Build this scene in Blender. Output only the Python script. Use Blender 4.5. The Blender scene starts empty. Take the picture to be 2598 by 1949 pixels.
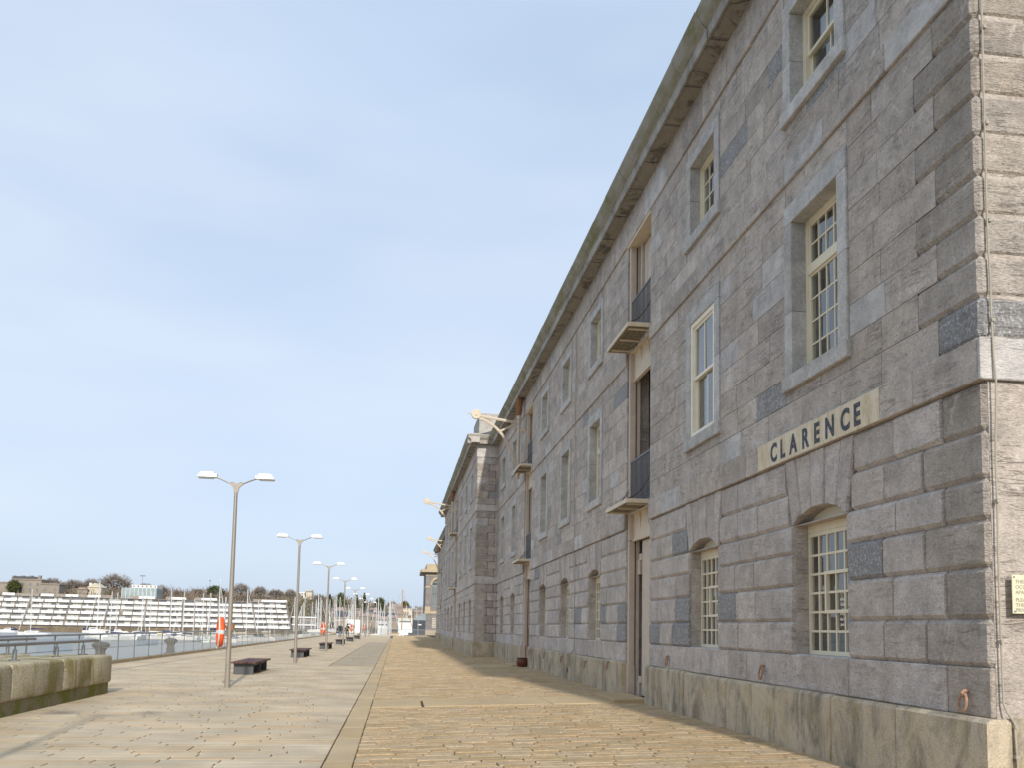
import bpy, bmesh, math, random
from mathutils import Vector, Matrix
R = math.radians
rnd = random.Random(7)
scn = bpy.context.scene
COL = scn.collection

# ------------------------------------------------------------------ camera
EYE = 1.55
F_PX, PW, PH = 2250.0, 2598.0, 1949.0
CX, CY = 1299.0, 1400.0
def _dir(px, py): return Vector((px-CX, py-CY, F_PX)).normalized()
_y = _dir(1005, 1591)
_u = _dir(1770, -24000); _u = (_u - _y*_u.dot(_y)).normalized()
_x = _y.cross(_u)
if _x.x < 0: _x = -_x
# world axes seen from the camera (right, down, forward)
cam_right = Vector((_x.x, _y.x, _u.x)); cam_down = Vector((_x.y, _y.y, _u.y)); cam_fwd = Vector((_x.z, _y.z, _u.z))
cd = bpy.data.cameras.new('camera'); cam = bpy.data.objects.new('camera', cd); COL.objects.link(cam)
m = Matrix.Identity(4)
for i in range(3):
    m[i][0] = cam_right[i]; m[i][1] = -cam_down[i]; m[i][2] = -cam_fwd[i]
m[0][3], m[1][3], m[2][3] = 0, 0, EYE
cam.matrix_world = m
cd.sensor_fit = 'HORIZONTAL'; cd.sensor_width = 36; cd.lens = F_PX/PW*36
cd.shift_y = (CY-PH/2)/PW
cd.clip_start = 0.1; cd.clip_end = 6000
scn.camera = cam

def ray(px, py):
    c = Vector((px-CX, py-CY, F_PX))
    return Vector((_x.dot(c), _y.dot(c), _u.dot(c)))
def at(px, py, Y):
    r = ray(px, py); t = Y/r.y
    return Vector((r.x*t, Y, EYE+r.z*t))
def project(p):
    q = Vector((p[0], p[1], p[2]-EYE))
    a, b, c = q.dot(cam_right), q.dot(cam_down), q.dot(cam_fwd)
    return (CX+F_PX*a/c, CY+F_PX*b/c, c)

# ------------------------------------------------------------------ sky, sun, exposure
SUN_EL, SUN_AZ = 28.0, 4.8       # the sun stands behind the camera, a little to the right
w = bpy.data.worlds.new('World'); scn.world = w; w.use_nodes = True
nt = w.node_tree; nt.nodes.clear()
def wn(t, **k):
    n = nt.nodes.new(t)
    for a, b in k.items(): setattr(n, a, b)
    return n
out = wn('ShaderNodeOutputWorld'); bg = wn('ShaderNodeBackground'); sky = wn('ShaderNodeTexSky')
sky.sky_type = 'NISHITA'; sky.sun_disc = False
sky.sun_elevation = R(SUN_EL); sky.sun_rotation = R(180-SUN_AZ)
sky.altitude = 10; sky.air_density = 1.0; sky.dust_density = 2.5; sky.ozone_density = 1.2
tc = wn('ShaderNodeTexCoord'); mp = wn('ShaderNodeMapping'); mp.inputs['Scale'].default_value = (1.1, 1.1, 3.2)
nz = wn('ShaderNodeTexNoise'); nz.inputs['Scale'].default_value = 1.7; nz.inputs['Detail'].default_value = 5; nz.inputs['Roughness'].default_value = .48
cr = wn('ShaderNodeValToRGB'); cr.color_ramp.elements[0].position = .30; cr.color_ramp.elements[0].color = (.70,.70,.70,1)
cr.color_ramp.elements[1].position = .72; cr.color_ramp.elements[1].color = (.93,.93,.93,1)
mx = wn('ShaderNodeMix', data_type='RGBA')
mx.inputs[7].default_value = (3.6, 4.42, 5.62, 1)       # thin high veil of cloud
nt.links.new(tc.outputs['Generated'], mp.inputs[0]); nt.links.new(mp.outputs[0], nz.inputs['Vector'])
nt.links.new(nz.outputs['Fac'], cr.inputs[0]); nt.links.new(cr.outputs[0], mx.inputs[0])
nz2 = wn('ShaderNodeTexNoise'); nz2.inputs['Scale'].default_value = 1.3; nz2.inputs['Detail'].default_value = 3; nz2.inputs['Roughness'].default_value = .55
mp2 = wn('ShaderNodeMapping'); mp2.inputs['Scale'].default_value = (1.0, 1.0, 3.6); mp2.inputs['Location'].default_value = (3.1, 1.7, .4)
cr2 = wn('ShaderNodeValToRGB'); cr2.color_ramp.elements[0].position = .40; cr2.color_ramp.elements[0].color = (0, 0, 0, 1); cr2.color_ramp.elements[1].position = .70; cr2.color_ramp.elements[1].color = (.45, .45, .45, 1)
mx2 = wn('ShaderNodeMix', data_type='RGBA'); mx2.inputs[7].default_value = (5.1, 5.5, 6.05, 1)
nt.links.new(tc.outputs['Generated'], mp2.inputs[0]); nt.links.new(mp2.outputs[0], nz2.inputs['Vector']); nt.links.new(nz2.outputs['Fac'], cr2.inputs[0]); nt.links.new(cr2.outputs[0], mx2.inputs[0])
nt.links.new(sky.outputs[0], mx.inputs[6]); nt.links.new(mx.outputs[2], mx2.inputs[6]); nt.links.new(mx2.outputs[2], bg.inputs[0])
bg.inputs[1].default_value = 0.10
nt.links.new(bg.outputs[0], out.inputs[0])
ld = bpy.data.lights.new('sun', 'SUN'); ld.energy = 2.1; ld.angle = R(1.6); ld.color = (1.0, .945, .86)
sun = bpy.data.objects.new('sun', ld); COL.objects.link(sun)
sdir = Vector((-math.sin(R(SUN_AZ))*math.cos(R(SUN_EL)), math.cos(R(SUN_AZ))*math.cos(R(SUN_EL)), -math.sin(R(SUN_EL))))
sun.rotation_euler = sdir.to_track_quat('-Z', 'Y').to_euler(); sun.location = (20, -40, 40)
vs = scn.view_settings; vs.view_transform = 'Standard'; vs.look = 'None'; vs.gamma = 1; vs.exposure = 0.78
scn.render.resolution_x, scn.render.resolution_y = 1024, 769

# ------------------------------------------------------------------ materials
class G:
    """small node-graph helper"""
    def __init__(s, name, rough=.8, spec=.3, metal=0):
        s.m = bpy.data.materials.new(name); s.m.use_nodes = True; s.t = s.m.node_tree
        s.b = s.t.nodes['Principled BSDF']; s.o = s.t.nodes['Material Output']
        s.b.inputs['Roughness'].default_value = rough; s.b.inputs['Metallic'].default_value = metal
        s.b.inputs['Specular IOR Level'].default_value = spec
    def n(s, t, **k):
        x = s.t.nodes.new(t)
        for a, b in k.items(): setattr(x, a, b)
        return x
    def l(s, a, b): s.t.links.new(a, b)
    def val(s, i, v):
        if hasattr(v, 'links'): s.l(v, i)
        else: i.default_value = v
    def pos(s):
        if not hasattr(s, '_p'): s._p = s.n('ShaderNodeNewGeometry').outputs['Position']
        return s._p
    def map(s, v, sc=(1,1,1), loc=(0,0,0)):
        x = s.n('ShaderNodeMapping'); s.l(v, x.inputs[0]); x.inputs['Scale'].default_value = sc; x.inputs['Location'].default_value = loc
        return x.outputs[0]
    def noise(s, v, scale, det=4, rough=.55, out='Fac', dist=0):
        x = s.n('ShaderNodeTexNoise'); s.l(v, x.inputs['Vector'])
        x.inputs['Scale'].default_value = scale; x.inputs['Detail'].default_value = det; x.inputs['Roughness'].default_value = rough; x.inputs['Distortion'].default_value = dist
        return x.outputs[out]
    def vor(s, v, scale, feat='F1', out='Distance'):
        x = s.n('ShaderNodeTexVoronoi', feature=feat); s.l(v, x.inputs['Vector']); x.inputs['Scale'].default_value = scale
        return x.outputs[out]
    def ramp(s, f, *st):
        x = s.n('ShaderNodeValToRGB'); s.l(f, x.inputs[0]); e = x.color_ramp.elements
        while len(e) < len(st): e.new(.5)
        for i, (p, c) in enumerate(st):
            e[i].position = p; e[i].color = (c, c, c, 1) if not isinstance(c, tuple) else (*c, 1)
        return x.outputs[0]
    def mix(s, f, a, b, bt='MIX'):
        x = s.n('ShaderNodeMix', data_type='RGBA', blend_type=bt)
        s.val(x.inputs[0], f)
        for i, c in ((6, a), (7, b)):
            if isinstance(c, tuple): c = (*c, 1) if len(c) == 3 else c
            s.val(x.inputs[i], c)
        return x.outputs[2]
    def math(s, op, a, b=0, c=None):
        x = s.n('ShaderNodeMath', operation=op); s.val(x.inputs[0], a); s.val(x.inputs[1], b)
        if c is not None: s.val(x.inputs[2], c)
        return x.outputs[0]
    def bump(s, h, st=.5, d=.02):
        x = s.n('ShaderNodeBump'); x.inputs['Strength'].default_value = st; x.inputs['Distance'].default_value = d; s.l(h, x.inputs['Height'])
        s.l(x.outputs[0], s.b.inputs['Normal'])
    def col(s, c):
        if isinstance(c, tuple): s.b.inputs['Base Color'].default_value = (*c, 1)
        else: s.l(c, s.b.inputs['Base Color'])
    def tint(s):
        x = s.n('ShaderNodeAttribute', attribute_name='tint'); sp = s.n('ShaderNodeSeparateColor'); s.l(x.outputs['Color'], sp.inputs[0])
        return x, sp.outputs[0], sp.outputs[1], sp.outputs[2]

def mat_simple(name, c, rough=.6, metal=0, var=.12, sc=8, bump=0, spec=.3):
    g = G(name, rough, spec, metal)
    n = g.noise(g.pos(), sc, 5, .6)
    f = g.ramp(n, (.3, 1-var), (.7, 1+var*.6))
    g.col(g.mix(1.0, c, f, 'MULTIPLY'))
    if bump: g.bump(g.noise(g.pos(), sc*6, 4), bump, .01)
    return g.m

def mat_stone(name, dark, light, bump, bed, specks=True, rough=.85):
    """grey limestone; the tint attribute carries brightness, hue and kind of each stone"""
    g = G(name, rough, .25)
    a, tr, tg, tb = g.tint()
    off = g.n('ShaderNodeVectorMath', operation='MULTIPLY_ADD'); g.l(a.outputs['Color'], off.inputs[0]); off.inputs[1].default_value = (37, 53, 71); g.l(g.pos(), off.inputs[2])
    p = off.outputs[0]
    base = g.mix(tr, dark, light)
    base = g.mix(g.math('MULTIPLY', tg, .4), base, g.mix(1.0, base, (1.04, .99, .88), 'MULTIPLY'))
    cl = g.ramp(g.noise(p, 3.2, 7, .68), (.28, .70), (.72, 1.24))
    base = g.mix(1.0, base, cl, 'MULTIPLY')
    fine = g.ramp(g.noise(p, 30, 6, .82), (.28, .70), (.72, 1.28))
    base = g.mix(1.0, base, fine, 'MULTIPLY')
    # tool pits with shade put into the colour, as bump reads weak; crystalline flecks
    pit_shade = g.ramp(g.noise(g.map(p, (1, 1, 1.5)), 21, 4, .7), (.30, 1.), (.40, 0.))
    base = g.mix(g.math('MULTIPLY', pit_shade, .65), base, (.16, .135, .11))
    flk = g.ramp(g.noise(p, 55, 3, .7), (.66, 0.), (.72, 1.))
    base = g.mix(g.math('MULTIPLY', flk, .5), base, (.72, .68, .63))
    # bedding planes: thin dark horizontal streaks
    bn = g.noise(g.map(p, (1.0, 1.0, 9)), 1.7, 5, .6, dist=1.0)
    streak = g.math('MULTIPLY', g.ramp(bn, (.41, 0.), (.435, 1.), (.46, 0.)), g.ramp(g.noise(p, 2.2, 3), (.42, 0.), (.60, 1.)))
    base = g.mix(g.math('MULTIPLY', streak, bed), base, g.mix(1.0, base, (.5, .46, .42), 'MULTIPLY'))
    # calcite veins, sparse
    vn = g.noise(g.map(p, (1.5, 1.2, .6)), 1.9, 5, .55, dist=.5)
    vein = g.ramp(vn, (.484, 0.), (.5, 1.), (.516, 0.))
    msk = g.ramp(g.noise(p, 1.7, 4), (.47, 0.), (.62, 1.))
    vv = g.math('MULTIPLY', vein, msk)
    base = g.mix(g.math('MULTIPLY', vv, .6), base, (.72, .65, .58))
    # pink-ochre blotches on some stones
    blo = g.math('MULTIPLY', g.ramp(g.noise(p, 3.4, 4, .6, dist=.8), (.60, 0.), (.70, 1.)), g.ramp(tg, (.72, 0.), (.85, 1.)))
    base = g.mix(g.math('MULTIPLY', blo, .55), base, (.58, .47, .37))
    if specks:
        # dark blocks weathered with white flecks
        kind = g.ramp(tb, (.86, 0.), (.865, 1.))
        sp = g.ramp(g.noise(g.map(p, (1.3, 1.0, .8)), 30, 6, .8), (.50, 0.), (.66, 1.))
        fl = g.mix(sp, (.255,.25,.25), (.68,.67,.65))
        base = g.mix(g.math('MULTIPLY', kind, .88), base, fl)
        lk = g.ramp(tb, (.10, 1.), (.105, 0.))
        base = g.mix(g.math('MULTIPLY', lk, .5), base, g.mix(1.0, (.62, .615, .61), cl, 'MULTIPLY'))
    # faint water staining running down the wall
    st = g.ramp(g.noise(g.map(g.pos(), (1, 2.2, .16)), 1.4, 4, .6), (.45, 0.), (.8, .3))
    base = g.mix(st, base, g.mix(1.0, base, (.66, .60, .52), 'MULTIPLY'))
    g.col(base)
    h = g.mix(.45, g.noise(p, 9, 5, .62), g.noise(g.map(p, (1, 1, 2.4)), 26, 4, .6))
    h = g.mix(g.math('MULTIPLY', streak, .5*bed), h, (0, 0, 0))
    g.bump(h, bump, .06)
    return g.m

M = {}
M['ashlar'] = mat_stone('grey_ashlar_limestone', (.42,.365,.322), (.625,.555,.495), .75, .7)
M['rustic'] = mat_stone('rock_faced_limestone', (.47,.415,.375), (.675,.61,.56), 1.0, .32)
M['dressed'] = mat_stone('dressed_pale_limestone', (.46,.44,.415), (.55,.53,.505), .18, .10, False)
M['end_stone'] = mat_stone('weathered_brown_limestone', (.245,.205,.155), (.35,.295,.23), 1.0, .3)  # end wall stone, weathered to a dirtier yellowish brown
M['quoin'] = mat_stone('weathered_quoin_limestone', (.365,.318,.275), (.51,.452,.395), 1.0, .34)
M['mortar'] = mat_simple('lime_mortar', (.13,.115,.10), .95, var=.25, sc=6)
def mat_plinth():
    g = G('weathered_granite_plinth', .9, .2); p = g.pos()
    a, tr, tg, tb = g.tint()
    base = g.mix(tr, (.48,.39,.275), (.62,.52,.38))
    base = g.mix(1.0, base, g.ramp(g.noise(p, 60, 4, .85), (.3, .62), (.7, 1.3)), 'MULTIPLY')
    soot = g.ramp(g.noise(g.map(p, (1, 1.0, .5)), 2.1, 8, .74, dist=.6), (.44, 0.), (.62, 1.))
    base = g.mix(g.math('MULTIPLY', soot, .78), base, (.15,.13,.105))
    moss = g.ramp(g.noise(p, 2.7, 5, .6), (.50, 0.), (.68, 1.))
    base = g.mix(g.math('MULTIPLY', moss, .45), base, (.33,.27,.11))
    drip = g.ramp(g.noise(g.map(p, (1, 3.4, .12)), 2.0, 3, .5), (.58, 0.), (.70, 1.))
    base = g.mix(g.math('MULTIPLY', drip, .45), base, (.58,.52,.41))
    g.col(base); g.bump(g.noise(p, 60, 4, .7), .5, .012)
    return g.m
M['plinth'] = mat_plinth()
def mat_cornice():
    g = G('weathered_cornice_stone', .9, .2); p = g.pos()
    a, tr, tg, tb = g.tint()
    base = g.mix(tr, (.36,.335,.295), (.48,.45,.40))
    base = g.mix(1.0, base, g.ramp(g.noise(p, 4, 6, .65), (.3, .75), (.7, 1.15)), 'MULTIPLY')
    blk = g.ramp(g.noise(p, 1.6, 6, .7, dist=.6), (.50, 0.), (.62, 1.))
    base = g.mix(g.math('MULTIPLY', blk, .55), base, (.15,.13,.105))
    g.col(base); g.bump(g.noise(p, 14, 5, .7), .5, .03)
    return g.m
M['cornice'] = mat_cornice()
def mat_moss():
    g = G('mossy_gutter_moulding', .95, .1); p = g.pos()
    n = g.ramp(g.noise(g.map(p, (1, .5, 1)), 2.4, 6, .68), (.40, 0.), (.62, 1.))
    base = g.mix(n, (.36,.335,.285), (.235,.222,.125))
    base = g.mix(g.ramp(g.noise(p, 9, 4), (.58, 0.), (.7, .6)), base, (.38,.355,.29))
    g.col(base); g.bump(g.noise(p, 30, 4), .4, .02)
    return g.m
M['moss'] = mat_moss()
def mat_soffit():
    g = G('rough_soffit_stone', .95, .1); p = g.pos()
    base = g.mix(g.noise(p, 3, 6, .7), (.26,.225,.185), (.46,.42,.365))
    blk = g.ramp(g.noise(p, 2.2, 6, .72, dist=.8), (.52, 0.), (.60, 1.))
    base = g.mix(g.math('MULTIPLY', blk, .7), base, (.10,.085,.07))
    g.col(base); g.bump(g.noise(p, 10, 6, .7), .8, .05)
    return g.m
M['soffit'] = mat_soffit()
def mat_paver(name, cols, sc=90, wear=.45):
    g = G(name, .85, .3); p = g.pos()
    a, tr, tg, tb = g.tint()
    base = g.ramp(tr, (0., cols[0]), (.35, cols[1]), (.7, cols[2]), (1., cols[3]))
    base = g.mix(1.0, base, g.ramp(g.noise(p, sc, 3, .75), (.3, .82), (.7, 1.14)), 'MULTIPLY')
    big = g.ramp(g.noise(p, .8, 5, .6), (.35, 1-wear*.6), (.7, 1.06))
    base = g.mix(1.0, base, big, 'MULTIPLY')
    g.col(base); g.bump(g.noise(p, sc*.6, 4, .7), .35, .008)
    return g.m
M['paver'] = mat_paver('sawn_granite_paving', ((.58,.435,.27), (.58,.465,.31), (.56,.47,.34), (.61,.505,.35)))
def mat_sett():
    g = G('worn_granite_setts', .9, .25); p = g.pos()
    a, tr, tg, tb = g.tint()
    base = g.ramp(tr, (0., (.43,.30,.165)), (.4, (.48,.35,.20)), (.75, (.50,.38,.235)), (1., (.46,.35,.235)))
    base = g.mix(1.0, base, g.ramp(g.noise(p, 26, 5, .8), (.3, .70), (.7, 1.24)), 'MULTIPLY')
    base = g.mix(1.0, base, g.ramp(g.noise(p, 5, 4, .7), (.3, .84), (.7, 1.12)), 'MULTIPLY')
    moss = g.ramp(g.noise(p, 1.1, 5, .65), (.52, 0.), (.66, 1.))
    base = g.mix(g.math('MULTIPLY', moss, .35), base, (.20,.175,.085))
    g.col(base); g.bump(g.noise(p, 22, 5, .7), .8, .02)
    return g.m
M['sett'] = mat_sett()
M['bedding'] = mat_simple('sandy_joint_bedding', (.09,.075,.05), .95, var=.35, sc=5)
M['flag'] = mat_paver('smooth_granite_slabs', ((.41,.33,.215), (.44,.355,.24), (.42,.355,.265), (.45,.37,.265)), 60, .25)
M['band'] = mat_paver('worn_ochre_slabs', ((.47,.345,.19), (.50,.375,.215), (.49,.385,.24), (.52,.395,.225)), 40, .2)
def mat_granite_green():
    g = G('lichened_granite_block', .95, .15); p = g.pos()
    base = g.mix(g.noise(p, 28, 4, .75), (.44,.385,.27), (.66,.59,.44))
    al = g.ramp(g.noise(g.map(p, (1, 1, .45)), 1.9, 6, .65, dist=.3), (.44, 0.), (.60, 1.))
    base = g.mix(g.math('MULTIPLY', al, .78), base, (.27,.225,.065))
    sp = g.ramp(g.noise(p, 40, 4, .8), (.36, .72), (.62, 1.3)); base = g.mix(1.0, base, sp, 'MULTIPLY')
    g.col(base); g.bump(g.noise(p, 22, 4, .7), 1.0, .06)
    return g.m
M['lichen_granite'] = mat_granite_green()
def mat_foot():
    g = G('mossy_granite_footing', .95, .15); p = g.pos()
    base = g.mix(g.ramp(g.noise(p, 2.4, 5, .6), (.4, 0.), (.6, 1.)), (.27,.235,.155), (.18,.185,.045))
    base = g.mix(1.0, base, g.ramp(g.noise(p, 40, 3, .7), (.3, .7), (.7, 1.25)), 'MULTIPLY')
    g.col(base); g.bump(g.noise(p, 30, 4), .7, .02)
    return g.m
M['footing'] = mat_foot()
M['cream'] = mat_simple('cream_window_paint', (.80,.71,.52), .45, var=.05, sc=5)
M['white_sash'] = mat_simple('off_white_sash_paint', (.84,.77,.61), .4, var=.05, sc=5)
M['iron_pink'] = mat_simple('pinkish_beige_iron_paint', (.60,.495,.395), .5, var=.10, sc=4)
M['iron_cream'] = mat_simple('cream_iron_paint', (.70,.585,.43), .5, var=.12, sc=3)
M['crane_paint'] = mat_simple('pale_cream_crane_paint', (.60,.51,.40), .5, var=.08, sc=5)
M['rust'] = mat_simple('rusty_iron', (.34,.17,.085), .9, var=.5, sc=22, bump=.5)
M['ring_rust'] = mat_simple('pale_rusted_iron', (.42,.25,.16), .85, var=.35, sc=30, bump=.5)
M['dark_iron'] = mat_simple('dark_grey_iron', (.16,.16,.165), .5, var=.1, sc=10)
M['chain'] = mat_simple('brown_chain_iron', (.10,.06,.045), .8, var=.3, sc=30)
M['flap_wood'] = mat_simple('grey_weathered_timber', (.235,.20,.145), .9, var=.4, sc=9, bump=.4)
M['room'] = mat_simple('dim_room_plaster', (.34,.33,.32), .9, var=.3, sc=1.5)
M['blind'] = mat_simple('pale_roller_blind', (.55,.53,.48), .8, var=.04, sc=2)
M['slate'] = mat_simple('roof_slate', (.09,.09,.10), .7, var=.25, sc=6)
M['steel'] = mat_simple('brushed_bronze_steel', (.33,.295,.25), .42, .35, var=.07, sc=6)
M['rail_steel'] = mat_simple('dull_stainless_rail', (.30,.30,.305), .42, .6, var=.08, sc=8)
M['lamp_white'] = mat_simple('white_lamp_housing', (.80,.80,.76), .35, var=.03, sc=5)
M['lamp_glass'] = mat_simple('lamp_lens', (.45,.46,.46), .2, var=.05, sc=8)
M['bench_wood'] = mat_simple('reddish_brown_hardwood', (.125,.062,.052), .7, var=.3, sc=12, bump=.3)
M['bench_steel'] = mat_simple('charcoal_bench_panel', (.095,.098,.105), .55, var=.1, sc=5)
M['orange'] = mat_simple('orange_lifebuoy_plastic', (.80,.115,.025), .45, var=.12, sc=7)
M['reflect'] = mat_simple('silver_reflective_tape', (.62,.62,.64), .35, var=.05, sc=20)
M['rope'] = mat_simple('white_grab_rope', (.72,.70,.62), .8, var=.1, sc=40)
M['terracotta'] = mat_simple('glazed_brown_pot', (.14,.045,.025), .4, var=.2, sc=15)
M['cable'] = mat_simple('beige_cable_sheath', (.40,.36,.28), .7, var=.12, sc=10)
M['plate'] = mat_simple('pale_yellow_notice_plate', (.70,.66,.46), .4, var=.04, sc=6)
M['plate_text'] = mat_simple('grey_engraved_letters', (.33,.31,.24), .6, var=.05, sc=6)
def mat_name_panel():
    g = G('peeling_cream_paint_panel', .8, .2); p = g.pos()
    base = g.mix(g.noise(p, 3, 5, .6), (.66,.55,.38), (.80,.72,.57))
    f = g.ramp(g.noise(g.map(p, (1, 2.2, .5)), 4, 7, .8), (.48, 0.), (.62, 1.))
    base = g.mix(g.math('MULTIPLY', f, .9), base, (.55,.40,.23))
    d = g.ramp(g.noise(p, 26, 5, .8), (.60, 0.), (.66, 1.))
    base = g.mix(g.math('MULTIPLY', d, .6), base, (.36,.31,.25))
    g.col(base); g.bump(g.noise(p, 20, 4), .4, .01); return g.m
M['name_panel'] = mat_name_panel()
def mat_letters():
    g = G('flaking_blue_black_letter_paint', .8, .2); p = g.pos()
    d = g.ramp(g.noise(g.map(p, (1, 1.6, 1)), 30, 5, .8), (.50, 0.), (.60, 1.))
    g.col(g.mix(g.math('MULTIPLY', d, .75), (.068,.076,.095), (.24,.23,.22))); return g.m
M['letters'] = mat_letters()
def mat_glass(name, tint=(.93,.95,.95), white=0., ior=1.5, rough=.0):
    g = G(name); t = g.t
    fr = g.n('ShaderNodeFresnel'); fr.inputs[0].default_value = ior
    tr = g.n('ShaderNodeBsdfTransparent'); tr.inputs[0].default_value = (*tint, 1)
    gl = g.n('ShaderNodeBsdfGlossy'); gl.inputs['Roughness'].default_value = rough; gl.inputs[0].default_value = (1, 1, 1, 1)
    bf = g.n('ShaderNodeNewGeometry').outputs['Backfacing']
    mx = g.n('ShaderNodeMixShader'); g.l(g.math('MULTIPLY', fr.outputs[0], g.math('SUBTRACT', 1.0, bf)), mx.inputs[0])
    base = tr.outputs[0]
    if white:
        df = g.n('ShaderNodeBsdfDiffuse'); df.inputs[0].default_value = (.72, .74, .72, 1)
        m2 = g.n('ShaderNodeMixShader'); m2.inputs[0].default_value = white
        g.l(tr.outputs[0], m2.inputs[1]); g.l(df.outputs[0], m2.inputs[2]); base = m2.outputs[0]
    g.l(base, mx.inputs[1]); g.l(gl.outputs[0], mx.inputs[2]); g.l(mx.outputs[0], g.o.inputs[0])
    return g.m
M['pane'] = mat_glass('old_window_glass', (.75,.77,.78), 0, 2.4, .02)
M['fence_glass'] = mat_glass('salt_hazed_railing_glass', (.96,.97,.965), .07, 1.3)
def mat_water():
    g = G('grey_harbour_water', .32, .5); p = g.pos()
    g.col((.24,.26,.255))
    h = g.mix(.5, g.noise(p, .5, 4, .6), g.noise(p, 2.2, 3, .6)); g.bump(h, .35, .12)
    return g.m
M['water'] = mat_water()
M['quay_wall'] = mat_simple('brown_tidal_quay_wall', (.20,.155,.105), .9, var=.4, sc=.3, bump=.3)
M['hillside'] = mat_simple('scrubby_winter_hillside', (.19,.155,.10), 1, var=.4, sc=.06)
M['twig'] = mat_simple('bare_winter_twigs', (.24,.185,.14), 1, var=.3, sc=.25)
M['twig_grey'] = mat_simple('grey_winter_twigs', (.30,.25,.205), 1, var=.3, sc=.25)
M['bark'] = mat_simple('grey_tree_bark', (.15,.12,.095), 1, var=.3, sc=.5)
M['leaf'] = mat_simple('olive_green_leaves', (.12,.135,.035), .9, var=.45, sc=.4)
M['leaf_dark'] = mat_simple('dark_evergreen_leaves', (.035,.05,.028), .9, var=.4, sc=.3)
M['flat_white'] = mat_simple('white_balcony_panel', (.86,.86,.84), .5, var=.04, sc=.2)
M['flat_wall'] = mat_simple('taupe_terrace_brick', (.33,.29,.245), .85, var=.2, sc=.3)
M['flat_fin'] = mat_simple('grey_brown_fin_wall', (.24,.205,.17), .9, var=.2, sc=.3)
M['flat_dark'] = mat_simple('dark_window_glass', (.21,.22,.23), .15, var=.4, sc=.35)  # dark grey glass, its tone varied at random
M['flat_curtain'] = mat_simple('pale_curtained_window', (.50,.51,.48), .5, var=.2, sc=.4)
M['town_stone'] = mat_simple('warm_grey_barrack_stone', (.31,.265,.215), .9, var=.15, sc=.2)
M['town_cream'] = mat_simple('cream_render', (.60,.53,.41), .8, var=.08, sc=.2)
M['town_red'] = mat_simple('red_brown_roof_tile', (.36,.27,.225), .8, var=.3, sc=.3)
M['town_white'] = mat_simple('white_render', (.72,.70,.66), .7, var=.08, sc=.2)
M['teal_glass'] = mat_simple('teal_glass_cladding', (.33,.40,.41), .15, var=.25, sc=.25)
M['boat_white'] = mat_simple('white_gelcoat', (.80,.80,.78), .25, var=.04, sc=.6)
M['boat_blue'] = mat_simple('navy_canvas', (.025,.04,.12), .8, var=.2, sc=2)
M['mast'] = mat_simple('pale_alloy_mast', (.66,.65,.62), .4, .1, var=.08, sc=.5)
M['mast_wood'] = mat_simple('varnished_mast', (.50,.29,.08), .4, var=.15, sc=.5)
M['yellow'] = mat_simple('yellow_paint', (.72,.48,.03), .5, var=.08, sc=3)
M['blue_boat'] = mat_simple('mid_blue_paint', (.06,.17,.42), .4, var=.1, sc=1)
M['slate_box'] = mat_simple('blue_black_cladding', (.055,.065,.08), .5, var=.12, sc=1)
M['kiosk'] = mat_simple('white_trailer_panel', (.80,.80,.77), .35, var=.03, sc=1)
M['louvre'] = mat_simple('grey_green_louvres', (.27,.32,.31), .5, var=.1, sc=2)
M['tan_stone'] = mat_simple('tan_portland_dressing', (.46,.37,.245), .85, var=.15, sc=1.2)
M['melville'] = mat_simple('grey_coursed_stone', (.235,.215,.20), .9, var=.2, sc=1.0)
M['skin'] = mat_simple('skin', (.42,.26,.19), .6)
M['jacket'] = mat_simple('dark_navy_jacket', (.022,.028,.036), .8, var=.2, sc=10)
M['jeans'] = mat_simple('blue_denim', (.05,.075,.13), .85, var=.2, sc=20)
M['grey_hair'] = mat_simple('grey_hair', (.42,.40,.37), .8, var=.2, sc=60)
M['dark_hair'] = mat_simple('dark_hair', (.03,.022,.018), .8)

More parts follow.
